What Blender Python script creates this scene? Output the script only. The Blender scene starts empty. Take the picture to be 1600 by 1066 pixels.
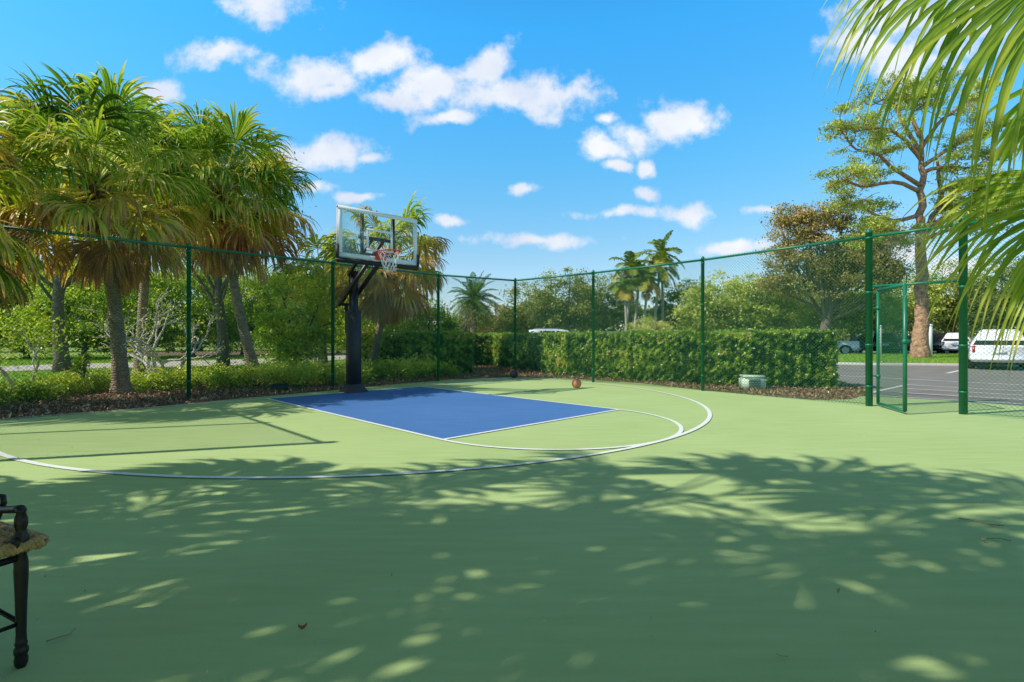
import bpy, bmesh, math, random
import numpy as np
from mathutils import Vector, Matrix
R = math.radians
rng = np.random.default_rng(7)
random.seed(7)
SC = bpy.context.scene
COL = SC.collection
FPX, HZ, EYE = 796.0, 530.0, 1.2          # calibration of the photograph

def G(px, py, z=0.0):                      # photo pixel on the plane at height z -> world x, y
    y = FPX * (EYE - z) / (py - HZ)
    return ((px - 800) * y / FPX, y)
def D(px, d):                              # photo column at distance d -> world x, y
    return ((px - 800) * d / FPX, d)
def ZH(py, d):                             # height of photo row at distance d
    return EYE + (HZ - py) * d / FPX

# ------------------------------------------------------------------ object helpers
def tag(o, label=None, cat=None, group=None, kind=None):
    if label: o['label'] = label
    if cat: o['category'] = cat
    if group: o['group'] = group
    if kind: o['kind'] = kind
    return o
def thing(name, label, cat, loc=(0, 0, 0), rotz=0, group=None):
    o = bpy.data.objects.new(name, None); COL.objects.link(o)
    o.empty_display_size = .2
    o.location = loc; o.rotation_euler = (0, 0, rotz)
    return tag(o, label, cat, group)
class MB:
    """collects vertices, faces and a per-vertex tint, builds ONE mesh object"""
    def __init__(s): s.V = []; s.F = {}; s.T = []; s.n = 0
    def add(s, V, faces, tint=0.5):
        V = np.asarray(V, dtype=np.float32).reshape(-1, 3)
        if isinstance(faces, np.ndarray): faces = [faces]
        for f in faces:
            f = np.asarray(f, dtype=np.int64)
            if f.ndim == 1: f = f[None]
            s.F.setdefault(f.shape[1], []).append(f + s.n)
        t = np.asarray(tint, dtype=np.float32)
        s.T.append(np.broadcast_to(t, (len(V),)).copy())
        s.V.append(V); s.n += len(V)
        return s
    def build(s, name, mat, parent=None, smooth=False, local=False, loc=None):
        V = np.concatenate(s.V)
        if parent is not None and not local:
            p = parent; off = np.zeros(3)
            while p is not None: off += np.array(p.location); p = p.parent
            V = V - off
        L = None
        if parent is None and not local:
            L = np.array([(V[:, 0].min() + V[:, 0].max()) / 2, (V[:, 1].min() + V[:, 1].max()) / 2, V[:, 2].min()]) if loc is None else np.array(loc)
            V = V - L
        me = bpy.data.meshes.new(name)
        me.vertices.add(len(V)); me.vertices.foreach_set('co', V.astype(np.float32).ravel())
        li, ls, lt = [], [], []; k = 0
        for size, fs in s.F.items():
            f = np.concatenate(fs); li.append(f.ravel())
            ls.append(k + np.arange(len(f)) * size); lt.append(np.full(len(f), size)); k += f.size
        li = np.concatenate(li); ls = np.concatenate(ls); lt = np.concatenate(lt)
        me.loops.add(len(li)); me.loops.foreach_set('vertex_index', li.astype(np.int32))
        me.polygons.add(len(ls)); me.polygons.foreach_set('loop_start', ls.astype(np.int32))
        me.polygons.foreach_set('loop_total', lt.astype(np.int32))
        if smooth: me.polygons.foreach_set('use_smooth', np.ones(len(ls), dtype=bool))
        a = me.attributes.new('tint', 'FLOAT', 'POINT'); a.data.foreach_set('value', np.concatenate(s.T))
        me.update(calc_edges=True); me.validate()
        me.materials.append(mat)
        o = bpy.data.objects.new(name, me); COL.objects.link(o)
        if parent is not None: o.parent = parent
        if L is not None: o.location = tuple(L)
        return o
    # shapes
    def box(s, c, d, rz=0.0, tint=.5, bev=0.0, rot=None):
        bm = bmesh.new(); bmesh.ops.create_cube(bm, size=1)
        bmesh.ops.scale(bm, vec=d, verts=bm.verts)
        if bev > 0: bmesh.ops.bevel(bm, geom=bm.edges[:], offset=bev, segments=2, affect='EDGES')
        M = Matrix.Translation(c) @ (rot.to_4x4() if rot is not None else Matrix.Rotation(rz, 4, 'Z'))
        bm.transform(M); return s.bm(bm, tint)
    def bm(s, bm, tint=.5):
        bm.verts.ensure_lookup_table(); bm.verts.index_update()
        V = [v.co[:] for v in bm.verts]; fs = {}
        for f in bm.faces: fs.setdefault(len(f.verts), []).append([v.index for v in f.verts])
        s.add(V, [np.array(x) for x in fs.values()], tint); bm.free(); return s
    def tube(s, P, r, n=8, tint=.5, cap=True):
        P = np.asarray(P, float); m = len(P)
        r = np.broadcast_to(np.asarray(r, float), (m,))
        T = np.gradient(P, axis=0); T /= np.linalg.norm(T, axis=1, keepdims=True) + 1e-9
        up = np.array([0, 0, 1.]) if abs(T[0][2]) < .9 else np.array([1., 0, 0])
        a = np.cross(T[0], up); a /= np.linalg.norm(a)
        ang = np.linspace(0, 2 * math.pi, n, endpoint=False); V = []
        for i in range(m):
            a = a - T[i] * a.dot(T[i]); a /= np.linalg.norm(a) + 1e-9
            b = np.cross(T[i], a)
            V.append(P[i] + r[i] * (np.cos(ang)[:, None] * a + np.sin(ang)[:, None] * b))
        V = np.concatenate(V); i, j = np.meshgrid(np.arange(m - 1), np.arange(n), indexing='ij')
        j2 = (j + 1) % n
        F = np.stack([i * n + j, i * n + j2, (i + 1) * n + j2, (i + 1) * n + j], -1).reshape(-1, 4)
        fs = [F]
        if cap: fs += [np.arange(n)[::-1][None], (np.arange(n) + (m - 1) * n)[None]]
        if np.ndim(tint) == 1: tint = np.repeat(tint, n)
        return s.add(V, fs, tint)
    def rod(s, a, b, r, n=8, tint=.5): return s.tube([a, b], [r, r], n, tint)
    def lathe(s, prof, c=(0, 0, 0), n=20, tint=.5):
        prof = np.asarray(prof, float); m = len(prof)
        ang = np.linspace(0, 2 * math.pi, n, endpoint=False)
        V = np.stack([prof[:, 0][:, None] * np.cos(ang), prof[:, 0][:, None] * np.sin(ang), np.repeat(prof[:, 1][:, None], n, 1)], -1).reshape(-1, 3) + np.array(c)
        i, j = np.meshgrid(np.arange(m - 1), np.arange(n), indexing='ij'); j2 = (j + 1) % n
        F = np.stack([i * n + j, i * n + j2, (i + 1) * n + j2, (i + 1) * n + j], -1).reshape(-1, 4)
        return s.add(V, [F, np.arange(n)[::-1][None], (np.arange(n) + (m - 1) * n)[None]], tint)
    def poly(s, pts, z=None, tint=.5):
        V = [(p[0], p[1], z) if z is not None else p for p in pts]
        return s.add(V, np.arange(len(V))[None], tint)
    def ribbon(s, pts, w, z, closed=False):           # flat painted line of width w
        P = np.asarray(pts, float)[:, :2]
        T = np.gradient(P, axis=0); T /= np.linalg.norm(T, axis=1, keepdims=True)
        N = np.stack([-T[:, 1], T[:, 0]], 1) * w / 2
        m = len(P); V = np.concatenate([np.c_[P + N, np.full(m, z)], np.c_[P - N, np.full(m, z)]])
        i = np.arange(m - 1)
        return s.add(V, np.stack([i, i + m, i + 1 + m, i + 1], 1))
    def prism(s, pts, z0, z1, tint=.5):
        n = len(pts); V = [(p[0], p[1], z0) for p in pts] + [(p[0], p[1], z1) for p in pts]
        i = np.arange(n); j = (i + 1) % n
        return s.add(V, [np.stack([i, j, j + n, i + n], 1), np.arange(n)[::-1][None], (np.arange(n) + n)[None]], tint)
    def leaves(s, C, size, tint, up=.4, asp=.5, outward=None, ow=0.0):
        """small pointed leaf quads, slightly folded, at points C"""
        n = len(C); C = np.asarray(C)
        d = rng.normal(size=(n, 3)); d /= np.linalg.norm(d, axis=1, keepdims=True)
        nn = rng.normal(size=(n, 3)); nn[:, 2] = np.abs(nn[:, 2]) + up
        if outward is not None: nn = nn + outward * ow
        nn -= d * (nn * d).sum(1, keepdims=True); nn /= np.linalg.norm(nn, axis=1, keepdims=True) + 1e-9
        sd = np.cross(d, nn); L = np.asarray(size) * rng.uniform(.6, 1.3, n)
        L = L[:, None]; W = L * asp
        a = C - d * L * .5; b = C + sd * W * .5 - d * L * .05 + nn * W * .18; c = C + d * L * .5; e = C - sd * W * .5 - d * L * .05 + nn * W * .18
        V = np.stack([a, b, c, e], 1).reshape(-1, 3)
        return s.add(V, np.arange(4 * n).reshape(-1, 4), np.repeat(np.clip(tint, 0, 1), 4))

# ------------------------------------------------------------------ materials
def mat(name, color=(.5, .5, .5), rough=.6, metal=0.0, spec=.5, noise=None, bump=None, coat=0.0):
    """noise=(scale, amount, colour2 or None, detail); bump=(scale, strength)"""
    m = bpy.data.materials.new(name); m.use_nodes = True
    nt = m.node_tree; b = nt.nodes['Principled BSDF']
    b.inputs['Base Color'].default_value = (*color, 1); b.inputs['Roughness'].default_value = rough
    b.inputs['Metallic'].default_value = metal; b.inputs['Specular IOR Level'].default_value = spec
    b.inputs['Coat Weight'].default_value = coat
    geo = nt.nodes.new('ShaderNodeTexCoord')
    if noise:
        t = nt.nodes.new('ShaderNodeTexNoise'); t.inputs['Scale'].default_value = noise[0]; t.inputs['Detail'].default_value = noise[3] if len(noise) > 3 else 5
        t.inputs['Roughness'].default_value = .65
        nt.links.new(geo.outputs['Object'], t.inputs['Vector'])
        r = nt.nodes.new('ShaderNodeValToRGB'); c2 = noise[2] if noise[2] else tuple(x * (1 - noise[1]) for x in color)
        r.color_ramp.elements[0].position = .33; r.color_ramp.elements[1].position = .67
        r.color_ramp.elements[0].color = (*c2, 1); r.color_ramp.elements[1].color = (*color, 1)
        nt.links.new(t.outputs['Fac'], r.inputs['Fac']); nt.links.new(r.outputs['Color'], b.inputs['Base Color'])
    if bump:
        t2 = nt.nodes.new('ShaderNodeTexNoise'); t2.inputs['Scale'].default_value = bump[0]; t2.inputs['Detail'].default_value = 4
        nt.links.new(geo.outputs['Object'], t2.inputs['Vector'])
        bp = nt.nodes.new('ShaderNodeBump'); bp.inputs['Strength'].default_value = bump[1]; bp.inputs['Distance'].default_value = bump[2] if len(bump) > 2 else .02
        nt.links.new(t2.outputs['Fac'], bp.inputs['Height']); nt.links.new(bp.outputs['Normal'], b.inputs['Normal'])
    return m
def leafmat(name, stops, rough=.45, trans=.3, spec=.35, boost=1.5):
    stops = [(p, tuple(min(.75, x * boost) for x in c)) for p, c in stops]
    m = bpy.data.materials.new(name); m.use_nodes = True; nt = m.node_tree
    b = nt.nodes['Principled BSDF']; out = nt.nodes['Material Output']
    at = nt.nodes.new('ShaderNodeAttribute'); at.attribute_name = 'tint'
    r = nt.nodes.new('ShaderNodeValToRGB'); e = r.color_ramp.elements
    e[0].position = stops[0][0]; e[0].color = (*stops[0][1], 1); e[1].position = stops[-1][0]; e[1].color = (*stops[-1][1], 1)
    for p, c in stops[1:-1]:
        c = c
        x = e.new(p); x.color = (*c, 1)
    nt.links.new(at.outputs['Fac'], r.inputs['Fac']); nt.links.new(r.outputs['Color'], b.inputs['Base Color'])
    b.inputs['Roughness'].default_value = rough; b.inputs['Specular IOR Level'].default_value = spec
    tr = nt.nodes.new('ShaderNodeBsdfTranslucent'); mx = nt.nodes.new('ShaderNodeMixShader'); mx.inputs[0].default_value = trans
    br = nt.nodes.new('ShaderNodeMix'); br.data_type = 'RGBA'; br.blend_type = 'MULTIPLY'; br.inputs[0].default_value = 1
    br.inputs[7].default_value = (1.25, 1.35, .6, 1)
    nt.links.new(r.outputs['Color'], br.inputs[6]); nt.links.new(br.outputs[2], tr.inputs['Color'])
    nt.links.new(b.outputs[0], mx.inputs[1]); nt.links.new(tr.outputs[0], mx.inputs[2]); nt.links.new(mx.outputs[0], out.inputs['Surface'])
    return m
def glassmat(name, tintc=(1, 1, 1), alpha=.12, rough=.02):
    m = bpy.data.materials.new(name); m.use_nodes = True; nt = m.node_tree; nt.nodes.remove(nt.nodes['Principled BSDF'])
    out = nt.nodes['Material Output']; t = nt.nodes.new('ShaderNodeBsdfTransparent'); t.inputs[0].default_value = (*tintc, 1)
    g = nt.nodes.new('ShaderNodeBsdfGlossy'); g.inputs['Roughness'].default_value = rough
    lw = nt.nodes.new('ShaderNodeLayerWeight'); lw.inputs[0].default_value = .25
    mt = nt.nodes.new('ShaderNodeMath'); mt.operation = 'MULTIPLY_ADD'; mt.inputs[1].default_value = .22; mt.inputs[2].default_value = alpha * .4
    mx = nt.nodes.new('ShaderNodeMixShader')
    nt.links.new(lw.outputs['Fresnel'], mt.inputs[0]); nt.links.new(mt.outputs[0], mx.inputs[0])
    nt.links.new(t.outputs[0], mx.inputs[1]); nt.links.new(g.outputs[0], mx.inputs[2]); nt.links.new(mx.outputs[0], out.inputs['Surface'])
    return m

def courtmat(name, c, c2, wear=.5):
    """painted acrylic surface: large soft stains, faint roller streaks, fine sand grain, scuffs"""
    m = bpy.data.materials.new(name); m.use_nodes = True; nt = m.node_tree; b = nt.nodes['Principled BSDF']
    N = nt.nodes.new; L = nt.links.new
    g = N('ShaderNodeTexCoord')
    a = N('ShaderNodeTexNoise'); a.inputs['Scale'].default_value = .45; a.inputs['Detail'].default_value = 6
    L(g.outputs['Object'], a.inputs['Vector'])
    mp = N('ShaderNodeMapping'); mp.inputs['Scale'].default_value = (1.2, 9, 1); mp.inputs['Rotation'].default_value = (0, 0, R(-44)); L(g.outputs['Object'], mp.inputs['Vector'])
    st = N('ShaderNodeTexNoise'); st.inputs['Scale'].default_value = 1.4; st.inputs['Detail'].default_value = 5; L(mp.outputs[0], st.inputs['Vector'])
    f = N('ShaderNodeTexNoise'); f.inputs['Scale'].default_value = 190; f.inputs['Detail'].default_value = 3; L(g.outputs['Object'], f.inputs['Vector'])
    s1 = N('ShaderNodeMath'); s1.operation = 'ADD'; L(a.outputs['Fac'], s1.inputs[0]); L(st.outputs['Fac'], s1.inputs[1])
    s2 = N('ShaderNodeMath'); s2.operation = 'MULTIPLY_ADD'; s2.inputs[1].default_value = .45; L(f.outputs['Fac'], s2.inputs[0]); L(s1.outputs[0], s2.inputs[2])
    mr = N('ShaderNodeMapRange'); mr.inputs[1].default_value = .95; mr.inputs[2].default_value = 1.5; L(s2.outputs[0], mr.inputs[0])
    mx = N('ShaderNodeMix'); mx.data_type = 'RGBA'; mx.inputs[6].default_value = (*c2, 1); mx.inputs[7].default_value = (*c, 1)
    L(mr.outputs[0], mx.inputs[0])
    # specks of dirt
    v = N('ShaderNodeTexVoronoi'); v.inputs['Scale'].default_value = 3.1; v.inputs['Randomness'].default_value = 1; L(g.outputs['Object'], v.inputs['Vector'])
    lt = N('ShaderNodeMath'); lt.operation = 'LESS_THAN'; lt.inputs[1].default_value = .022; L(v.outputs['Distance'], lt.inputs[0])
    k = N('ShaderNodeMix'); k.data_type = 'RGBA'; k.inputs[7].default_value = (.35, .38, .3, 1)
    k2 = N('ShaderNodeMath'); k2.operation = 'MULTIPLY'; k2.inputs[1].default_value = wear * .6; L(lt.outputs[0], k2.inputs[0]); L(k2.outputs[0], k.inputs[0])
    L(mx.outputs[2], k.inputs[6]); L(k.outputs[2], b.inputs['Base Color'])
    b.inputs['Roughness'].default_value = .72; b.inputs['Specular IOR Level'].default_value = .3
    bp = N('ShaderNodeBump'); bp.inputs['Strength'].default_value = .5; bp.inputs['Distance'].default_value = .004
    L(f.outputs['Fac'], bp.inputs['Height']); L(bp.outputs['Normal'], b.inputs['Normal'])
    return m
M = {}
M['court'] = courtmat('court_green', (.44, .555, .23), (.365, .48, .185))
M['key'] = courtmat('court_blue', (.072, .19, .45), (.052, .15, .385), .2)
M['line'] = mat('line_white', (.82, .84, .82), .6, noise=(14, .12, None, 6))
M['mulch'] = mat('mulch', (.27, .17, .105), .95, noise=(16, 0, (.09, .055, .035), 8), bump=(30, .9, .05))
M['chip'] = leafmat('mulch_chip', [(0, (.05, .025, .015)), (.5, (.20, .115, .065)), (.85, (.40, .26, .16)), (1, (.55, .42, .28))], .9, .0, .1, boost=1.7)
M['lawn'] = mat('lawn', (.30, .40, .06), .95, noise=(1.3, 0, (.17, .27, .035), 9), bump=(40, .6, .04))
M['grass'] = leafmat('grass_blade', [(0, (.06, .13, .015)), (.5, (.14, .26, .03)), (1, (.33, .36, .08))], .6, .35, .2)
M['path'] = mat('concrete_path', (.50, .44, .38), .9, noise=(6, .15, None), bump=(60, .2))
M['kerb'] = mat('concrete_kerb', (.52, .49, .43), .9, noise=(9, .2, None), bump=(60, .3))
M['asphalt'] = mat('asphalt', (.25, .225, .20), .9, noise=(1.2, 0, (.17, .152, .135), 12), bump=(120, .4))
M['paint'] = mat('road_paint', (.7, .7, .68), .7, noise=(12, .25, None, 8))
M['fgreen'] = mat('fence_green', (.006, .17, .085), .38, spec=.5, noise=(8, .25, None))
M['wire'] = mat('fence_wire_green', (.012, .16, .07), .45)
M['black'] = mat('black_powdercoat', (.012, .012, .014), .42, noise=(7, .3, None), bump=(90, .08, .004))
M['pad'] = mat('black_vinyl_pad', (.036, .034, .034), .6, noise=(5, .35, None), bump=(7, .35, .03))
M['padbase'] = mat('dark_grey_rubber', (.045, .043, .045), .7, bump=(30, .2))
M['boardframe'] = mat('board_frame_grey', (.42, .42, .43), .5, .1)
M['boardpaint'] = mat('board_white_paint', (.9, .9, .88), .5)
M['glass'] = glassmat('board_glass', (.94, .98, .96), .03)
M['rim'] = mat('rim_orange', (.9, .06, .03), .5)
M['net'] = mat('net_white', (.75, .75, .74), .8)
M['orange_ball'] = mat('orange_ball', (.9, .30, .17), .65, bump=(160, .25, .002), noise=(6, .2, None))
M['seam'] = mat('ball_seam', (.02, .015, .012), .7)
M['black_ball'] = mat('black_ball', (.06, .06, .06), .6, bump=(160, .5, .003))
M['utility'] = mat('utility_green', (.66, .80, .62), .6, noise=(7, .18, None))
M['utility_dark'] = mat('utility_dark', (.02, .045, .035), .6)
M['bark'] = mat('bark_grey', (.21, .17, .13), .95, noise=(9, 0, (.10, .08, .06), 8), bump=(18, .9, .06))
M['barkdark'] = mat('bark_dark', (.11, .09, .07), .95, noise=(9, 0, (.05, .04, .03), 8), bump=(18, .8, .06))
M['barkpale'] = mat('bark_pale', (.72, .68, .60), .9, noise=(5, 0, (.34, .31, .25), 8), bump=(25, .4, .02))
M['barkorange'] = mat('bark_orange', (.55, .31, .17), .95, noise=(5.5, 0, (.15, .10, .07), 10), bump=(9, .9, .08))
def trunkmat(name, c1, c2, ring):
    m = mat(name, c1, .95, noise=(7, 0, c2, 8)); nt = m.node_tree; b = nt.nodes['Principled BSDF']
    g = nt.nodes.new('ShaderNodeTexCoord'); w = nt.nodes.new('ShaderNodeTexWave'); w.wave_type = 'BANDS'; w.bands_direction = 'Z'
    w.inputs['Scale'].default_value = ring; w.inputs['Distortion'].default_value = 5; w.inputs['Detail'].default_value = 4; w.inputs['Detail Scale'].default_value = 3
    nt.links.new(g.outputs['Object'], w.inputs['Vector'])
    bp = nt.nodes.new('ShaderNodeBump'); bp.inputs['Strength'].default_value = .8; bp.inputs['Distance'].default_value = .04
    nt.links.new(w.outputs['Fac'], bp.inputs['Height']); nt.links.new(bp.outputs['Normal'], b.inputs['Normal'])
    return m
M['palmtrunk'] = trunkmat('palm_trunk', (.50, .38, .26), (.25, .18, .12), 6)
M['royaltrunk'] = trunkmat('smooth_palm_trunk', (.50, .46, .38), (.34, .31, .25), 2)
M['fibre'] = leafmat('palm_fibre', [(0, (.05, .03, .015)), (1, (.22, .13, .07))], .9, 0, .1)
M['fan'] = leafmat('fan_frond', [(0, (.022, .05, .008)), (.3, (.08, .145, .014)), (.5, (.18, .25, .03)), (.7, (.42, .36, .06)), (.84, (.44, .25, .10)), (1, (.22, .10, .055))], .42, .4, .45, boost=1.75)
M['feather'] = leafmat('feather_frond', [(0, (.025, .06, .015)), (.4, (.075, .13, .025)), (.65, (.2, .24, .04)), (.85, (.45, .32, .05)), (1, (.35, .18, .05))], .5, .3, .35)
M['oak'] = leafmat('oak_leaf', [(0, (.03, .045, .010)), (.5, (.135, .155, .034)), (.85, (.31, .30, .085)), (1, (.38, .27, .11))], .55, .25, boost=1.75)
M['olive'] = leafmat('bright_leaf', [(0, (.06, .085, .018)), (.5, (.18, .215, .042)), (.85, (.36, .37, .09)), (1, (.42, .34, .14))], .55, .3, boost=1.9)
M['brown'] = leafmat('brown_tree_leaf', [(0, (.05, .055, .018)), (.5, (.15, .135, .040)), (1, (.34, .24, .10))], .6, .25, boost=1.8)
M['green'] = leafmat('green_leaf', [(0, (.022, .042, .007)), (.5, (.10, .145, .014)), (.85, (.25, .30, .03)), (1, (.40, .39, .06))], .4, .36, boost=2.9)
M['yellow'] = leafmat('yellow_green_leaf', [(0, (.06, .10, .012)), (.45, (.17, .23, .025)), (.8, (.38, .40, .05)), (1, (.55, .52, .10))], .45, .34, boost=2.3)
M['hedge'] = leafmat('hedge_leaf', [(0, (.016, .032, .005)), (.42, (.10, .17, .014)), (.75, (.26, .34, .035)), (.93, (.36, .40, .06)), (1, (.36, .24, .10))], .34, .28, .55, boost=1.7)
M['hedgecore'] = mat('hedge_core', (.014, .022, .008), .95, noise=(12, .5, None))
M['carwhite'] = mat('car_white', (.76, .77, .78), .3, coat=.6)
M['carblack'] = mat('car_black', (.012, .013, .016), .25, coat=.8)
M['carblue'] = mat('car_blue_grey', (.05, .085, .12), .25, .3, coat=.8)
M['carsilver'] = mat('car_silver', (.36, .37, .39), .3, .5, coat=.7)
M['carglass'] = mat('car_glass', (.02, .028, .032), .06, spec=.8)
M['tyre'] = mat('tyre', (.015, .015, .015), .85)
M['alloy'] = mat('alloy', (.45, .46, .47), .3, .8)
M['tail'] = mat('tail_red', (.45, .015, .012), .25, coat=.8)
M['lamp'] = mat('lamp_clear', (.7, .7, .68), .15, coat=.8)
M['trim'] = mat('black_trim', (.02, .02, .021), .6)
M['plate'] = mat('number_plate', (.62, .63, .60), .5)
M['iron'] = mat('wrought_iron', (.012, .011, .012), .38, .2, noise=(20, .3, None), bump=(60, .2, .004))
M['wicker'] = mat('wicker', (.62, .38, .14), .6, noise=(45, .65, None))
M['stucco'] = mat('stucco', (.62, .55, .43), .9, noise=(3, .1, None), bump=(50, .3))
M['tile'] = mat('roof_tile', (.30, .15, .09), .9, noise=(6, .4, None))
M['wood'] = mat('door_wood', (.12, .06, .03), .6)
M['whitepost'] = mat('white_post', (.72, .71, .68), .6)
M['twig'] = mat('dry_twig', (.38, .27, .17), .9)
M['deadleaf'] = leafmat('dead_leaf', [(0, (.25, .09, .05)), (1, (.5, .40, .28))], .8, .1)

# ------------------------------------------------------------------ camera, sun, world
cam = bpy.data.cameras.new('camera'); co = bpy.data.objects.new('camera', cam); COL.objects.link(co)
cam.sensor_width = 36; cam.lens = FPX / 1600 * 36; cam.shift_y = -(533 - HZ) / 1600
co.location = (0, 0, EYE); co.rotation_euler = (R(90), 0, 0); cam.clip_end = 3000; cam.clip_start = .05
SC.camera = co
SC.render.engine = 'CYCLES'
SC.view_settings.view_transform = 'Standard'; SC.view_settings.look = 'None'; SC.view_settings.exposure = 0
SC.cycles.max_bounces = 6; SC.cycles.transparent_max_bounces = 12
SUN_EL, SUN_AZ = R(41.5), R(17)            # light travels along +x turned 17 degrees towards +y
tosun = Vector((-math.cos(SUN_AZ) * math.cos(SUN_EL), -math.sin(SUN_AZ) * math.cos(SUN_EL), math.sin(SUN_EL)))
sl = bpy.data.lights.new('sun', 'SUN'); so = bpy.data.objects.new('sun', sl); COL.objects.link(so)
sl.energy = 5.0; sl.angle = R(.55); sl.color = (1, .945, .83)
so.rotation_euler = tosun.to_track_quat('Z', 'Y').to_euler(); so.location = (-20, -6, 20)

W = bpy.data.worlds.new('World'); SC.world = W; W.use_nodes = True
nt = W.node_tree; N = nt.nodes.new; L = nt.links.new
bg = nt.nodes['Background']; bg.inputs['Strength'].default_value = .15
sky = N('ShaderNodeTexSky'); sky.sky_type = 'NISHITA'; sky.sun_disc = False
sky.sun_elevation = SUN_EL
sky.sun_rotation = math.atan2(tosun.x, tosun.y)
sky.air_density = 1.0; sky.dust_density = .3; sky.ozone_density = 3.0
hs = N('ShaderNodeHueSaturation'); hs.inputs['Saturation'].default_value = 1.35; hs.inputs['Value'].default_value = 1.0
gm_ = N('ShaderNodeGamma'); gm_.inputs[1].default_value = .72; L(sky.outputs[0], gm_.inputs[0]); L(gm_.outputs[0], hs.inputs['Color'])
skm = N('ShaderNodeMix'); skm.data_type = 'RGBA'; skm.blend_type = 'MULTIPLY'; skm.inputs[0].default_value = 1
L(hs.outputs[0], skm.inputs[6])
tc = N('ShaderNodeTexCoord'); sx = N('ShaderNodeSeparateXYZ'); L(tc.outputs['Generated'], sx.inputs[0])
hz_ = N('ShaderNodeValToRGB'); he = hz_.color_ramp.elements       # haze and depth of blue by height above the horizon
grad = [(0, (1.6, 1.1, 1.0)), (.155, (1.5, 1.22, 1.03)), (.32, (1.05, 1.5, 1.32)), (.52, (.68, 1.72, 1.7)), (.75, (.5, 1.1, 1.2)), (1, (.4, .8, .9))]
k2_ = (1.10 / 2, 1.5 / 2, 1.75 / 2)
he[0].position = 0; he[0].color = (*[a * b for a, b in zip(grad[0][1], k2_)], 1); he[1].position = 1; he[1].color = (*[a * b for a, b in zip(grad[-1][1], k2_)], 1)
for p_, c_ in grad[1:-1]:
    x_ = he.new(p_); x_.color = (*[a * b for a, b in zip(c_, k2_)], 1)
L(sx.outputs[2], hz_.inputs['Fac']); L(hz_.outputs['Color'], skm.inputs[7])
sk2 = N('ShaderNodeMix'); sk2.data_type = 'RGBA'; sk2.blend_type = 'MULTIPLY'; sk2.inputs[0].default_value = 1; sk2.inputs[7].default_value = (2, 2, 2, 1); L(skm.outputs[2], sk2.inputs[6])
# neutral colour added to the unseen sky overhead, tunes light in shade
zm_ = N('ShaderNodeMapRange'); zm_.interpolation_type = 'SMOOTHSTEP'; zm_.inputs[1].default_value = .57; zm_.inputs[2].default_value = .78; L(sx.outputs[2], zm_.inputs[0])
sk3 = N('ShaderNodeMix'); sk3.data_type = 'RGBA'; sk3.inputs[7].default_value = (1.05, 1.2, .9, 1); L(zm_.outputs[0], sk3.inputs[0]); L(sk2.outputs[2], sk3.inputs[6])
def mth(op, a, b=None, c=None, clamp=False):
    n = N('ShaderNodeMath'); n.operation = op; n.use_clamp = clamp
    for i, v in enumerate((a, b, c)):
        if v is None: continue
        if isinstance(v, (int, float)): n.inputs[i].default_value = v
        else: L(v, n.inputs[i])
    return n.outputs[0]
yy = mth('MAXIMUM', sx.outputs[1], .05)
ax = mth('DIVIDE', sx.outputs[0], yy); az = mth('DIVIDE', sx.outputs[2], yy)
cb = N('ShaderNodeCombineXYZ'); L(ax, cb.inputs[0]); L(az, cb.inputs[1])
clouds = [(332, 94, 58, 22), (495, 108, 72, 34), (595, 88, 72, 30), (505, 135, 44, 18), (690, 128, 74, 42), (765, 82, 36, 24), (735, 105, 40, 26),
          (790, 152, 125, 34), (868, 140, 66, 34), (700, 186, 48, 14), (630, 156, 58, 18), (500, 240, 86, 30), (575, 244, 34, 12),
          (1052, 185, 52, 34), (1000, 205, 36, 26), (938, 226, 44, 20), (955, 182, 26, 9), (412, 6, 78, 32), (1400, 26, 90, 44),
          (1345, 72, 62, 30), (1420, 95, 72, 52), (1500, 40, 90, 70), (845, 381, 92, 12), (700, 348, 27, 9), (827, 294, 22, 9),
          (962, 333, 52, 11), (1082, 331, 48, 17), (1003, 303, 29, 11), (1187, 330, 19, 9), (1140, 389, 60, 11), (500, 300, 30, 10),
          (235, 146, 36, 20), (1420, 400, 70, 26), (560, 313, 30, 8), (960, 256, 20, 12), (1500, 420, 60, 20), (1005, 260, 16, 12)]
# a little fine noise displaces the lookup so that cloud outlines are ragged
nz = N('ShaderNodeTexNoise'); nz.inputs['Scale'].default_value = 13; nz.inputs['Detail'].default_value = 9; nz.inputs['Roughness'].default_value = .62
L(cb.outputs[0], nz.inputs['Vector'])
wn = N('ShaderNodeTexNoise'); wn.inputs['Scale'].default_value = 5.5; wn.inputs['Detail'].default_value = 5; L(cb.outputs[0], wn.inputs['Vector'])
ws = N('ShaderNodeVectorMath'); ws.operation = 'MULTIPLY_ADD'; L(wn.outputs['Color'], ws.inputs[0]); ws.inputs[1].default_value = (.13, .09, 0); ws.inputs[2].default_value = (-.065, -.045, 0)
wa = N('ShaderNodeVectorMath'); wa.operation = 'ADD'; L(cb.outputs[0], wa.inputs[0]); L(ws.outputs[0], wa.inputs[1])
field = None; low = None
for (px, py, rx, ry) in clouds:
    sb = N('ShaderNodeVectorMath'); sb.operation = 'SUBTRACT'; L(wa.outputs[0], sb.inputs[0]); sb.inputs[1].default_value = ((px - 800) / FPX, (HZ - py) / FPX, 0)
    ml = N('ShaderNodeVectorMath'); ml.operation = 'MULTIPLY'; L(sb.outputs[0], ml.inputs[0]); ml.inputs[1].default_value = (FPX / rx, FPX / ry, 0)
    ln = N('ShaderNodeVectorMath'); ln.operation = 'LENGTH'; L(ml.outputs[0], ln.inputs[0])
    v = mth('SUBTRACT', 1.0, ln.outputs['Value'])
    if field is None: field = v
    else:
        n = N('ShaderNodeMath'); n.operation = 'SMOOTH_MAX'; n.inputs[2].default_value = .25; L(field, n.inputs[0]); L(v, n.inputs[1]); field = n.outputs[0]
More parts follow.
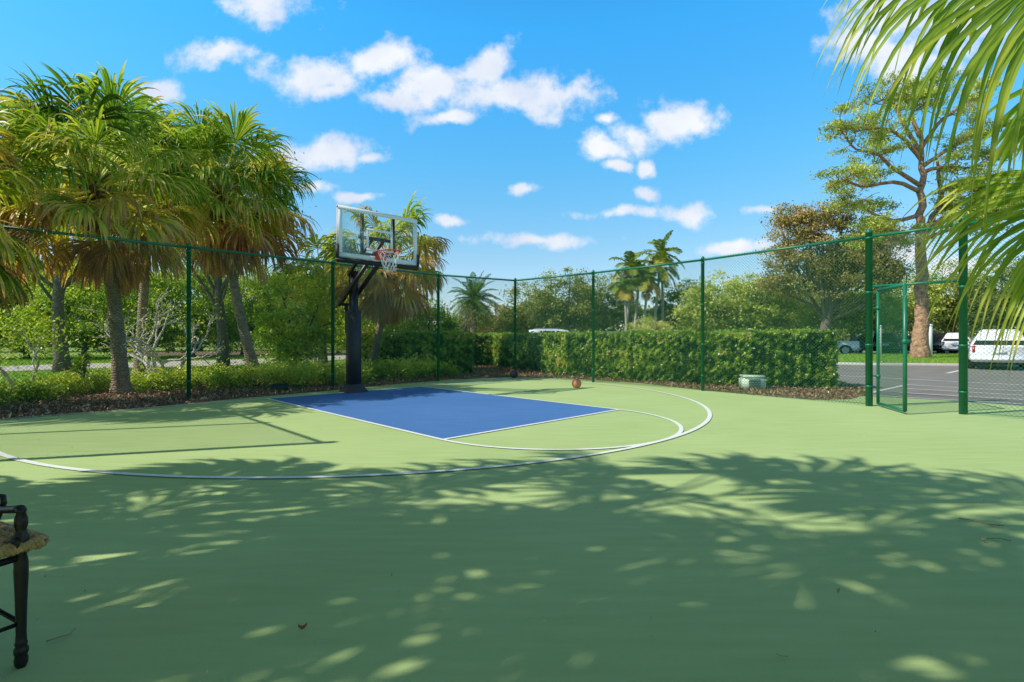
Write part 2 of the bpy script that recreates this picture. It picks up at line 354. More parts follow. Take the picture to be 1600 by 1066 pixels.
nf = mth('MULTIPLY_ADD', nz.outputs['Fac'], 3.2, -1.6)
fl = mth('ADD', field, nf)
al = N('ShaderNodeMapRange'); al.interpolation_type = 'SMOOTHSTEP'; al.inputs[1].default_value = -.3; al.inputs[2].default_value = .75; L(fl, al.inputs[0])
front = N('ShaderNodeMapRange'); front.inputs[1].default_value = .05; front.inputs[2].default_value = .2; L(sx.outputs[1], front.inputs[0])
alpha = mth('MULTIPLY', al.outputs[0], front.outputs[0])
alpha = mth('MULTIPLY', alpha, .93)
nz2 = N('ShaderNodeTexNoise'); nz2.inputs['Scale'].default_value = 7; nz2.inputs['Detail'].default_value = 6
ofs = N('ShaderNodeVectorMath'); ofs.operation = 'ADD'; ofs.inputs[1].default_value = (.35, .1, 3); L(cb.outputs[0], ofs.inputs[0]); L(ofs.outputs[0], nz2.inputs['Vector'])
shd = N('ShaderNodeMapRange'); shd.inputs[1].default_value = .35; shd.inputs[2].default_value = .68; L(nz2.outputs['Fac'], shd.inputs[0])
cc = N('ShaderNodeMix'); cc.data_type = 'RGBA'; cc.inputs[6].default_value = (4.7, 5.2, 6.3, 1); cc.inputs[7].default_value = (6.7, 6.75, 6.8, 1); L(shd.outputs[0], cc.inputs[0])
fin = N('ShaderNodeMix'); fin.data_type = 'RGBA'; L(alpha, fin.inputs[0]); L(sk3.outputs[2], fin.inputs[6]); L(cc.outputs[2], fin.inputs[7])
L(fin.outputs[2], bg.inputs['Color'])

# ------------------------------------------------------------------ court frame
YAW = .7747; TX, TY = -3.56, 11.41
cU = np.array([math.cos(YAW), math.sin(YAW)]); cV = np.array([math.sin(YAW), -math.cos(YAW)])   # v runs away from the hoop
def C(u, v, z=0.0):
    p = np.array([TX, TY]) + cU * u + cV * v
    return (float(p[0]), float(p[1]), z)
def struct(mb, name, m, **k): return tag(mb.build(name, m, **k), kind='structure')

struct(MB().poly([(-900, -900), (900, -900), (900, 900), (-900, 900)], -.02), 'ground', M['lawn'])
edge = [(-120, 668), (0, 657), (100, 649), (200, 641), (300, 631), (400, 621.5), (520, 611), (600, 603), (700, 594.5), (800, 590), (880, 592), (1000, 599.5), (1100, 611), (1200, 620), (1270, 626), (1330, 625), (1345, 620), (1415, 623), (1500, 628), (1600, 636)]
ep = [G(*p) for p in edge]
cpoly = ep + [(14, 5.5), (14, -12), (-9, -12), (-9, -3), (-7.5, 3.5)]
struct(MB().poly(cpoly, .012), 'court', M['court'])
struct(MB().poly([C(-1.83, 0), C(1.83, 0), C(1.83, 5.79), C(-1.83, 5.79)], .016), 'court_key', M['key'])
ln = MB(); w = .055; z = .020
def seg(a, b, zz=z): ln.ribbon([C(*a)[:2], C(*b)[:2]], w, zz)
seg((-9.5, 0), (5.9, 0)); seg((-1.83, 0), (-1.83, 5.82), .0204); seg((1.83, 0), (1.83, 5.82), .0204); seg((-1.83, 5.79), (1.83, 5.79), .0208)
th = np.linspace(0, math.pi, 90)
ln.ribbon([C(1.83 * math.cos(t), 5.79 + 1.83 * math.sin(t))[:2] for t in th], w, .0212)
ln.ribbon([C(5.675 * math.cos(t), 1.95 + 5.675 * math.sin(t))[:2] for t in th], w * 1.1, .0216)
seg((5.675, 0), (5.675, 1.95), .0204); seg((-5.675, 0), (-5.675, 1.95), .0204)
struct(ln, 'court_lines', M['line'])

# mulch bed behind and beside the court
mul = [G(p[0], p[1] - 0) for p in edge[:17]]
outer = [D(1362, 11.6), D(1345, 12.6), D(1310, 14.2), D(1230, 15.2), D(1100, 16.5), D(960, 19), D(860, 22), D(760, 27), D(640, 24), D(520, 17.2), D(400, 14.5), D(300, 13.2), D(200, 12.4), D(100, 12.6), D(0, 12.8), D(-150, 12.5)]
mulp = [(p[0] * 1.0, p[1] - .04) for p in mul] + outer
struct(MB().poly(mulp, .006), 'mulch_bed', M['mulch'])
def inpoly(x, y, poly):
    c = np.zeros(len(x), bool); n = len(poly)
    for i in range(n):
        x1, y1 = poly[i][:2]; x2, y2 = poly[i - 1][:2]
        c ^= ((y1 > y) != (y2 > y)) & (x < (x2 - x1) * (y - y1) / (y2 - y1 + 1e-12) + x1)
    return c
xs = rng.uniform(-13, 9, 170000); ys = rng.uniform(6.5, 27, 170000)
k = inpoly(xs, ys, mulp) & ~inpoly(xs, ys, cpoly); xs, ys = xs[k], ys[k]
k = rng.uniform(size=len(xs)) < np.clip(14 / ys, 0, 1) ** 2; xs, ys = xs[k], ys[k]
cm = MB(); cm.leaves(np.c_[xs, ys, rng.uniform(.012, .07, len(xs))], .085, rng.beta(1.6, 1.8, len(xs)), up=1.2, asp=.26)
# a few chips strewn over the paint at the edge
e = np.array(ep[:16]); ii = rng.integers(0, 15, 500); tt = rng.uniform(size=500)[:, None]
pe = e[ii] * (1 - tt) + e[ii + 1] * tt; pe[:, 1] -= rng.exponential(.10, 500)
cm.leaves(np.c_[pe, np.full(500, .024)], .05, rng.uniform(.2, 1, 500), up=6, asp=.3)
tag(cm.build('mulch_chips', M['chip']), 'scattered brown bark mulch chips covering the bed along the fence', 'mulch', kind='stuff')

# path beyond the left fence, far strip of leaf litter
pth = [D(-260, 17.5), (D(0, 18.6)), D(110, 20.5), D(300, 22), D(437, 25.5), D(560, 31), D(700, 42)]
pfar = [D(-260, 21.3), (D(0, 22.6)), D(110, 24.5), D(300, 28), D(437, 32), D(560, 39), D(700, 52)]
struct(MB().poly(pth + pfar[::-1], .004), 'path', M['path'])
struct(MB().poly([D(190, 33), D(300, 32), D(420, 36), D(560, 44), D(560, 62), D(400, 60), D(200, 50)], .004), 'mulch_strip', M['mulch'])

# parking lot
lot = [G(1290, 618), G(1345, 620.5), G(1415, 623.5), G(1500, 628.5), G(1600, 636.5), (16, 5.5), (60, 5), (60, 21), D(1700, 22.3), D(1500, 22.6), D(1420, 23.2), D(1330, 23.0), D(1300, 21.5), D(1250, 20), D(1000, 24), D(830, 26), D(780, 34), D(780, 62), (120, 62), (120, -10), (90, -10), (90, 70), (-4, 70), D(740, 34), D(760, 26), D(860, 22.0), D(960, 19), D(1100, 16.5), D(1230, 15.2), D(1290, 14.4)]
struct(MB().poly([G(1290, 618), G(1345, 620.5), G(1415, 623.5), G(1500, 628.5), G(1600, 636.5), (16, 5.5), (80, 5), (80, 62), D(760, 62), D(760, 27), D(860, 22), D(960, 19), D(1100, 16.5), D(1230, 15.2)], -.004), 'parking_lot', M['asphalt'])
isl = [D(1262, 25.2), D(1312, 24), D(1350, 23.4), D(1420, 23.2), D(1500, 22.8), D(1600, 22.4), D(1800, 22.0), D(1900, 24), D(1820, 34), D(1600, 37), D(1400, 38), D(1250, 38), D(1215, 32)]
struct(MB().prism(isl, -.1, .1), 'kerb', M['kerb'])
cx = sum(p[0] for p in isl) / len(isl); cy = sum(p[1] for p in isl) / len(isl)
isl2 = [(p[0] + (cx - p[0]) * .035, p[1] + (cy - p[1]) * .06) for p in isl]
struct(MB().poly(isl2, .112), 'traffic_island_grass', M['lawn'])
pl = MB()
for a, b, ww in [((1300, 586.5), (1640, 604), .12), ((1412, 601), (1640, 613.5), .10), ((1412, 607), (1640, 620.5), .10), ((1400, 613.5), (1640, 627), .10), ((1350, 617.5), (1640, 634), .10), ((1352, 616), (1417, 601.5), .10), ((1480, 583.5), (1512, 576.5), .14)]:
    pl.ribbon([G(*a), G(*b)], ww, .002 + .0006 * (pl.n // 4))
struct(pl, 'parking_lines', M['paint'])
# island and lawn grass blades
def blades(xs, ys, z0, hgt, wd):
    n = len(xs); a = rng.uniform(0, 2 * math.pi, n); h = hgt * rng.uniform(.5, 1.3, n); b = rng.normal(0, .35, (n, 2)) * h[:, None]
    base = np.c_[xs, ys, np.full(n, z0)]; d = np.c_[np.cos(a), np.sin(a), np.zeros(n)] * wd
    V = np.stack([base - d, base + d, base + np.c_[b, h]], 1).reshape(-1, 3)
    return V, np.arange(3 * n).reshape(-1, 3), np.repeat(rng.beta(2, 2, n), 3)
gm = MB()
X = rng.uniform(-32, -2, 110000); Y = rng.uniform(12.4, 38, 110000)
pathp = pth + pfar[::-1]
k = ~inpoly(X, Y, mulp) & ~inpoly(X, Y, pathp) & (X > -1.02 * Y) & (X < -.3 * Y); gm.add(*blades(X[k], Y[k], -.02, .085, .012))
X = rng.uniform(12, 40, 60000); Y = rng.uniform(22, 38, 60000); k = inpoly(X, Y, isl2); gm.add(*blades(X[k], Y[k], .11, .09, .014))
tag(gm.build('lawn_grass', M['grass']), 'short bright green grass growing on the lawns and the traffic island', 'grass', kind='stuff')

# ------------------------------------------------------------------ fences
def mesh_panel(mb, a, b, z0, z1, step=.062, r=.0025, sag=0.0):
    """chain link: two families of straight diagonal wires, each a thin three-sided bar"""
    a = np.array(a[:2]); b = np.array(b[:2]); Ln = np.linalg.norm(b - a); t = (b - a) / Ln; nrm = np.array([-t[1], t[0]]); H = z1 - z0
    c = np.arange(-H + step / 2, Ln, step)
    for sgn in (1, -1):
        s0 = np.maximum(c, 0); s1 = np.minimum(c + H, Ln); h0 = s0 - c; h1 = s1 - c
        if sgn < 0: s0, s1 = Ln - s0, Ln - s1
        n = len(c); off = r * 1.0 * sgn
        def pt(s, h): return np.c_[a[0] + t[0] * s + nrm[0] * off, a[1] + t[1] * s + nrm[1] * off, z0 + h]
        P0, P1 = pt(s0, h0), pt(s1, h1)
        d = P1 - P0; d /= np.linalg.norm(d, axis=1, keepdims=True) + 1e-9
        n3 = np.array([nrm[0], nrm[1], 0.]); sd = np.cross(d, n3)
        offs = [sd * r, -sd * r * .5 + n3 * r * .87, -sd * r * .5 - n3 * r * .87]
        V = np.stack([P0 + o for o in offs] + [P1 + o for o in offs], 1).reshape(-1, 3)
        base = np.arange(n)[:, None] * 6
        F = np.concatenate([base + np.array([[0, 1, 4, 3]]), base + np.array([[1, 2, 5, 4]]), base + np.array([[2, 0, 3, 5]])])
        mb.add(V, F)
def post(mb, p, h, r):
    mb.lathe([(r, -.02), (r, h - .02), (r * 1.12, h - .02), (r * 1.12, h + .01), (r * .9, h + .035), (r * .3, h + .055)], (p[0], p[1], 0), 14)
    for zz in (.35, h * .35, h * .65, h - .12): mb.lathe([(r, zz), (r * 1.14, zz), (r * 1.14, zz + .03), (r, zz + .03)], (p[0], p[1], 0), 12)
H = 3.05
FC = {'corner': (.1, 15.85)}
back = [(-8.53, 8.0), G(295, 624.5), G(520, 608.5), G(685, 596), FC['corner']]
right = [FC['corner'], G(927, 598), G(1098, 611.5), G(1358, 635.5)]
gp = G(1505, 648.5)
side = [(-5.43, 4.85), (-6.79, 6.24), (-8.53, 8.0)]
rt2 = [gp, (9.0, 5.75), (10.9, 3.4)]
def fence(label, pts, posts, heavy=(), endrail=False):
    t = thing('chain_link_fence', label, 'fence', (pts[0][0], pts[0][1], 0))
    for i, p in enumerate(pts):
        if i in posts: 
            m = MB(); post(m, p, H + (.05 if i in heavy else 0), .056 if i in heavy else .038); m.build('post', M['fgreen'], t, smooth=False)
    m = MB()
    for a, b in zip(pts[:-1], pts[1:]): m.rod((a[0], a[1], H - .03), (b[0], b[1], H - .03), .024, 10)
    m.build('top_rail', M['fgreen'], t, smooth=True)
    for a, b in zip(pts[:-1], pts[1:]):
        m = MB(); mesh_panel(m, a, b, .03, H + .02); m.build('wire_mesh', M['wire'], t)
    m = MB()
    for a, b in zip(pts[:-1], pts[1:]): m.rod((a[0], a[1], .05), (b[0], b[1], .05), .004, 5)
    m.build('tension_wire', M['wire'], t)
    return t
fence('green chain link fence behind the hoop running along the baseline to the corner', back, (1, 2, 3))
fence('green chain link fence in front of the long clipped hedge with the corner post', right, (0, 1, 2, 3), (3,))
fence('green chain link fence on the left sideline whose rails shadow the court', side, (0, 1, 2), (0, 2))
fence('green chain link fence to the right of the gate, behind the hanging fronds', rt2, (0, 1, 2), (0,))
# panel above the gate and the gate itself
pa, pb = right[-1], gp
t = thing('gate_transom', 'green rail with chain link panel bridging the opening above the gate', 'fence', (pa[0], pa[1], 0))
m = MB(); m.rod((pa[0], pa[1], H - .03), (pb[0], pb[1], H - .03), .024, 10); m.build('top_rail', M['fgreen'], t, smooth=True)
m = MB(); m.rod((pa[0], pa[1], 2.13), (pb[0], pb[1], 2.13), .024, 10); m.build('gate_rail', M['fgreen'], t, smooth=True)
m = MB(); mesh_panel(m, pa, pb, 2.15, H); m.build('wire_mesh', M['wire'], t)
h0 = np.array(G(1372, 636.5)); h1 = np.array(G(1414, 649))
t = thing('fence_gate', 'open green chain link gate leaf swung inwards onto the court', 'gate', (h0[0], h0[1], 0))
m = MB(); gz0, gz1 = .07, 2.06
m.tube([(h0[0], h0[1], gz0), (h0[0], h0[1], gz1)], .026, 10)
m.tube([(h1[0], h1[1], gz0), (h1[0], h1[1], gz1)], .03, 10)
m.tube([(h0[0], h0[1], gz0), (h1[0], h1[1], gz0)], .024, 10); m.tube([(h0[0], h0[1], gz1), (h1[0], h1[1], gz1)], .024, 10)
m.build('gate_frame', M['fgreen'], t, smooth=True)
m = MB(); mesh_panel(m, h0, h1, gz0, gz1, .055); m.build('wire_mesh', M['wire'], t)
for zz in (.55, 1.75):
    m = MB(); mid = ((pa[0] + h0[0]) / 2, (pa[1] + h0[1]) / 2, zz)
    m.rod((pa[0], pa[1], zz), (h0[0], h0[1], zz), .014, 8); m.lathe([(.03, zz - .03), (.036, zz - .03), (.036, zz + .03), (.03, zz + .03)], (h0[0], h0[1], 0), 10)
    m.build('hinge', M['fgreen'], t)
m = MB(); m.lathe([(.032, 1.13), (.042, 1.13), (.042, 1.2), (.032, 1.2)], (h1[0], h1[1], 0), 10); m.box((h1[0] + .05, h1[1] - .02, 1.165), (.1, .02, .05), R(20), bev=.004); m.build('latch', M['fgreen'], t)

# ------------------------------------------------------------------ basketball hoop
t = thing('basketball_hoop', 'black in-ground basketball hoop with glass backboard and padded pole at the blue key', 'basketball hoop', C(0, .03))
def hb(mb, u, v, z, du, dv, dz, bev=.0): mb.box(C(u, v, z), (du, dv, dz), YAW, bev=bev)
m = MB(); hb(m, 0, .03, 1.36, .16, .16, 2.72, .012); m.build('pole', M['black'], t)
m = MB(); hb(m, 0, .03, .98, .27, .25, 1.72, .03)
m.build('pole_pad', M['pad'], t)
m = MB(); c0 = C(0, .03)
bm = bmesh.new(); q = []
for (s, zz) in ((.23, 0.012), (.225, .05), (.15, .16), (.15, .20)):
    q.append([bm.verts.new(C(a * s, .03 + b * s, zz)) for a, b in ((-1, -1), (1, -1), (1, 1), (-1, 1))])
for a, b in zip(q[:-1], q[1:]):
    for i in range(4): bm.faces.new((a[i], a[(i + 1) % 4], b[(i + 1) % 4], b[i]))
bm.faces.new(q[-1]); bmesh.ops.recalc_face_normals(bm, faces=bm.faces[:]); m.bm(bm); m.build('base_cover', M['padbase'], t)
def arm(name, u, p, q, w, hgt, mt):
    a = Vector(C(u, p[0], p[1])); b = Vector(C(u, q[0], q[1])); d = b - a
    m = MB(); m.box((a + b) / 2, (w, hgt, d.length), rot=(Matrix(((cU[0], 0, 0), (cU[1], 0, 0), (0, 0, 0))) and d.to_track_quat('Z', 'Y').to_matrix()), bev=.006)
    return m.build(name, mt, t)
for u in (-.13, .13):
    arm('lower_arm', u, (-.42, 1.98), (1.08, 2.92), .05, .10, M['black'])
    arm('upper_arm', u, (.03, 2.62), (1.08, 3.28), .05, .09, M['black'])
arm('lift_actuator', 0, (-.3, 1.35), (-.32, 2.02), .06, .06, M['black'])
m = MB(); hb(m, 0, -.21, 1.35, .05, .26, .04); m.build('bracket', M['black'], t)
m = MB(); hb(m, 0, -.36, 1.99, .34, .05, .05); m.build('cross_bar', M['black'], t)
# backboard: frame, glass, painted border and target square, side pads
bv, bz0, bz1, bw = 1.16, 2.76, 3.83, .915
fr = MB()
hb(fr, 0, bv - .03, bz1 - .02, 2 * bw, .05, .05); hb(fr, 0, bv - .03, bz0 + .03, 2 * bw, .05, .05)
for s in (-1, 1): hb(fr, s * (bw - .025), bv - .03, (bz0 + bz1) / 2, .05, .05, bz1 - bz0 - .11)
fr.build('backboard_frame', M['boardframe'], t)
m = MB()
for s in (-.36, .36): hb(m, s, bv - .07, (bz0 + bz1) / 2, .055, .05, bz1 - bz0 - .02)
hb(m, 0, bv - .09, 3.28, .84, .06, .06); hb(m, 0, bv - .09, 2.93, .84, .06, .06)
m.build('back_brace', M['black'], t)
g = MB(); g.box(C(0, bv + .005, (bz0 + bz1) / 2), (2 * bw - .02, .010, bz1 - bz0 - .02), YAW); gl = g.build('glass_panel', M['glass'], t)
m = MB(); yb = bv + .0135
def rect(u0, u1, z0, z1, th):
    for (uu, zz, du, dz) in ((((u0 + u1) / 2), z1 - th / 2, u1 - u0, th), ((u0 + u1) / 2, z0 + th / 2, u1 - u0, th), (u0 + th / 2, (z0 + z1) / 2, th, z1 - z0 - 2 * th), (u1 - th / 2, (z0 + z1) / 2, th, z1 - z0 - 2 * th)):
        hb(m, uu, yb, zz, du, .003, dz)
rect(-bw + .005, bw - .005, bz0 + .06, bz1 - .005, .085)
m.build('border_paint', M['boardpaint'], t)
m = MB(); rect(-.305, .305, 3.0, 3.46, .05); m.build('target_square', M['boardpaint'], t)
m = MB(); hb(m, 0, bv, bz0 - .005, 2 * bw + .06, .10, .09, .02)
for s in (-1, 1): hb(m, s * (bw + .012), bv, bz0 + .165, .05, .10, .27, .015)
m.build('edge_padding', M['trim'], t)
rz = 2.97; rc = C(0, bv + .39, rz); rr = .229
m = MB(); th = np.linspace(0, 2 * math.pi, 49); m.tube([(rc[0] + rr * math.cos(a), rc[1] + rr * math.sin(a), rz) for a in th], .014, 8, cap=False)
for s in (-1, 1): m.rod(C(s * .09, bv + .05, rz - .005), C(s * .13, bv + .20, rz - .005), .012)
hb(m, 0, bv + .05, rz - .05, .24, .05, .17, .01); hb(m, 0, bv + .10, rz - .015, .22, .14, .03, .005)
m.build('rim', M['rim'], t, smooth=False)
m = MB(); nl = 12; zl = [rz - .01, rz - .09, rz - .17, rz - .25, rz - .33, rz - .41]; rl = [.225, .20, .17, .145, .128, .125]
for i in range(nl):
    for sg in (1, -1):
        P = [(rc[0] + r_ * math.cos(2 * math.pi * (i + sg * .5 * q) / nl), rc[1] + r_ * math.sin(2 * math.pi * (i + sg * .5 * q) / nl), z_) for q, (z_, r_) in enumerate(zip(zl, rl))]
        m.tube(P, .0045, 5)
m.build('net', M['net'], t, smooth=True)

# ------------------------------------------------------------------ balls and boxes
def ball(label, c, r, m_ball, rot):
    t = thing('basketball', label, 'basketball', (c[0], c[1], .012))
    b = MB(); prof = [(max(r * math.sin(a), .0005), r - r * math.cos(a)) for a in np.linspace(.001, math.pi - .001, 25)]
    b.lathe(prof, (0, 0, 0), 36); b.build('ball_cover', m_ball, t, smooth=True, local=True)
    s = MB(); rt = Matrix.Rotation(rot, 3, 'Z') @ Matrix.Rotation(.5, 3, 'X')
    th = np.linspace(0, 2 * math.pi, 49); rs = r * 1.0
    curves = [[(math.cos(a), math.sin(a), 0) for a in th], [(math.cos(a), 0, math.sin(a)) for a in th]]
    for sg in (-1, 1):
        cv = []
        for a in th:
            v = Vector((math.cos(a) * .72, math.sin(a), sg * (.55 + .18 * math.cos(2 * a)))); cv.append(tuple(v.normalized()))
        curves.append(cv)
    for cv in curves: s.tube([tuple(rt @ Vector(p) * rs + Vector((0, 0, r))) for p in cv], .0022, 6, cap=False)
    s.build('seams', M['seam'], t, local=True)
ball('worn orange basketball lying on the court near the right baseline', G(901, 607.5), .115, M['orange_ball'], .6)
ball('black basketball resting against the corner fence post', G(803, 591.5), .12, M['black_ball'], 2)
def rbox(mb, c, d, rz, bev): mb.box(c, d, rz, bev=bev)
cx, cy = D(1175, 12.05)
t = thing('utility_box', 'pale green utility box with louvred front at the foot of the hedge', 'utility box', (cx, cy, 0))
m = MB(); m.box((cx, cy, .16), (.52, .42, .30), R(-12), bev=.04); m.build('housing', M['utility'], t)
m = MB(); m.box((cx, cy, .325), (.50, .40, .05), R(-12), bev=.02); m.build('lid', M['utility'], t)
m = MB()
for i in range(5): m.box((cx - .04, cy - .215, .09 + i * .042), (.26, .012, .016), R(-12))
m.build('louvre', M['utility_dark'], t)
cx, cy = D(437, 11.9)
t = thing('valve_box', 'small dark green valve box half sunk in mulch left of the hoop', 'utility box', (cx, cy, 0))
m = MB(); m.box((cx, cy, .07), (.38, .3, .14), R(30), bev=.025); m.build('housing', M['utility_dark'], t)
m = MB(); m.box((cx, cy, .15), (.34, .26, .025), R(30), bev=.008); m.build('lid', M['utility_dark'], t)

# ------------------------------------------------------------------ vegetation generators
def clump_tree(name, label, cat, base, crowns, leafm, barkm, trunk_r=.2, ncl=120, per=120, lsize=.12, csize=.55, limbs=14, group=None,
               lean=(0, 0), tintb=.45, shell=.5, trunk_top=None, asp=.5, dark=.25, flat=.6, up=.4):
    """trunk and limbs as tubes; crown of many small leaves gathered in clumps inside ellipsoids (x, y, z, rx, ry, rz)"""
    t = thing(name, label, cat, (base[0], base[1], 0), group=group)
    cr = np.array(crowns, float); vol = cr[:, 3] * cr[:, 4] * cr[:, 5]; pr = vol ** .75; pr /= pr.sum()
    zmin = (cr[:, 2] - cr[:, 5]).min(); zmax = (cr[:, 2] + cr[:, 5]).max()
    ix = rng.choice(len(cr), ncl, p=pr)
    d = rng.normal(size=(ncl, 3)); d /= np.linalg.norm(d, axis=1, keepdims=True)
    rad = rng.uniform(shell, 1.0, ncl)[:, None] * rng.uniform(.85, 1.02, ncl)[:, None]
    cen = cr[ix, :3] + d * rad * cr[ix, 3:]
    ctint = rng.normal(0, .13, ncl)
    nn = rng.poisson(per, ncl); k = np.repeat(np.arange(ncl), nn); n = len(k)
    cs = csize * rng.uniform(.55, 1.35, ncl)
    off = rng.normal(size=(n, 3)) * cs[k][:, None] * np.array([.55, .55, .55 * flat])
    P = cen[k] + off
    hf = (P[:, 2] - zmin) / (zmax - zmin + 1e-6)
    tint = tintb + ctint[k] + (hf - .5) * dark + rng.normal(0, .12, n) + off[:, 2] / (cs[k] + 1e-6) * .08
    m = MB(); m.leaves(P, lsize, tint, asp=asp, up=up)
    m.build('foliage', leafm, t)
    if barkm is not None and trunk_r > 0:
        m = MB(); top = np.array([base[0] + lean[0], base[1] + lean[1], trunk_top if trunk_top else zmin + .35 * (zmax - zmin)])
        b0 = np.array([base[0], base[1], -.1]); s = np.linspace(0, 1, 9)[:, None]
        tp = b0 + (top - b0) * s + np.c_[np.sin(s * 5 + base[0]) * .25 * trunk_r * 2, np.cos(s * 4) * .2 * trunk_r, 0 * s]
        m.tube(tp, trunk_r * (1.35 - .75 * s[:, 0] + .5 * np.exp(-s[:, 0] * 14)), 10)
        m.build('trunk', barkm, t, smooth=True)
        if limbs:
            m = MB(); sel = rng.choice(ncl, min(limbs, ncl), replace=False)
            for i in sel:
                a = tp[rng.integers(4, 9)]; b = cen[i]; mid = a + (b - a) * .5 + rng.normal(0, .08, 3) * np.linalg.norm(b - a) + np.array([0, 0, -.08 * np.linalg.norm(b - a)])
                s2 = np.linspace(0, 1, 7)[:, None]; q = (1 - s2) ** 2 * a + 2 * s2 * (1 - s2) * mid + s2 ** 2 * b
                r0 = trunk_r * rng.uniform(.25, .5); m.tube(q, r0 * (1 - .85 * s2[:, 0]) + .008, 6)
                for _ in range(2):
                    j = rng.integers(3, 6); e = cen[i] + rng.normal(0, csize * .8, 3)
                    m.tube([q[j], (q[j] + e) / 2 + rng.normal(0, .08, 3), e], [r0 * .35, r0 * .2, .006], 5)
            m.build('limbs', barkm, t, smooth=True)
    return t

def fan_frond(org, az, el, plen, R0, tint0, nseg=34, droop=1.0, span=115, roll=0.0, segw=1.0, tipdry=.25):
    """costapalmate fan leaf: petiole plus V-folded segments joined at the base, tips hanging"""
    m = MB(); org = np.array(org, float); R0 *= 1.08; droop *= rng.uniform(.75, 1.15)
    d = np.array([math.cos(el) * math.cos(az), math.cos(el) * math.sin(az), math.sin(el)]); p = org.copy(); P = [p.copy()]
    for i in range(8):
        d = d + np.array([0, 0, -.055 * droop]); d /= np.linalg.norm(d); p = p + d * plen / 8; P.append(p.copy())
    m.tube(P, np.linspace(.028, .014, 9), 5, tint=min(tint0 + .25, .7))
    f = d; s = np.cross(f, [0, 0, 1.]); s /= np.linalg.norm(s) + 1e-9; n = np.cross(s, f)
    s, n = s * math.cos(roll) + n * math.sin(roll), n * math.cos(roll) - s * math.sin(roll)
    angs = np.radians(np.linspace(-span, span, nseg)); dA = angs[1] - angs[0]; K = 9; rs = np.linspace(.04, 1, K)
    j1 = rng.uniform(.56, .7)
    for a in angs:
        cup = -.18 * abs(math.sin(a)) + .25 * math.cos(a) * 0
        dd = f * math.cos(a) + s * math.sin(a) + n * (.14 - .3 * abs(a) / 2.2); dd += rng.normal(0, .085, 3); dd /= np.linalg.norm(dd)
        Ls = R0 * (.72 + .28 * math.cos(a * .8)) * rng.uniform(.92, 1.05)
        wid = np.cross(n, dd); wid /= np.linalg.norm(wid); q = p + dd * .01; V = []; prev = rs[0]; T = []
        tw = rng.normal(0, .6); tj = rng.normal(0, .09); dj = rng.uniform(.5, 1.5); hang = rng.uniform(.5, .76)
        for r_ in rs:
            dr = (r_ - prev) * Ls; prev = r_
            g = .02 if r_ < .3 else (.16 if r_ < hang else 1.25) * droop * dj
            dd = dd + np.array([0, 0, -g * dr / Ls * 9 * .38]); dd /= np.linalg.norm(dd); q = q + dd * dr
            w = r_ * Ls * math.tan(dA / 2) * 1.04 * segw if r_ < j1 else j1 * Ls * math.tan(dA / 2) * 1.04 * segw * (1 - ((r_ - j1) / (1 - j1)) ** 1.5 * .96)
            ww = wid - dd * wid.dot(dd); ww /= np.linalg.norm(ww) + 1e-9; nr = np.cross(ww, dd)
            if r_ > j1: c_, s_ = math.cos(tw * (r_ - j1) * 3), math.sin(tw * (r_ - j1) * 3); ww, nr = ww * c_ + nr * s_, nr * c_ - ww * s_
            fold = w * .55
            V += [q - ww * w, q + nr * fold, q + ww * w]
            tt = tint0 + max(0, r_ - .55) * tipdry * 2 + (0.03 if int(a * 40) % 2 else -.03); T += [tt - .02 + tj, tt + .05 + tj, tt - .02 + tj]
        i = np.arange(K - 1)[:, None] * 3
        F = np.concatenate([i + np.array([[0, 1, 4, 3]]), i + np.array([[1, 2, 5, 4]])])
        m.add(V, F, np.clip(np.array(T) + rng.normal(0, .03), 0, 1))
    return m
def trunk_path(base, top, bow=(0, 0), n=16):
    b = np.array([base[0], base[1], -.05]); t = np.array(top, float); s = np.linspace(0, 1, n)[:, None]
    P = b + (t - b) * s; P[:, 0] += np.sin(s[:, 0] * math.pi) * bow[0]; P[:, 1] += np.sin(s[:, 0] * math.pi) * bow[1]
    return P
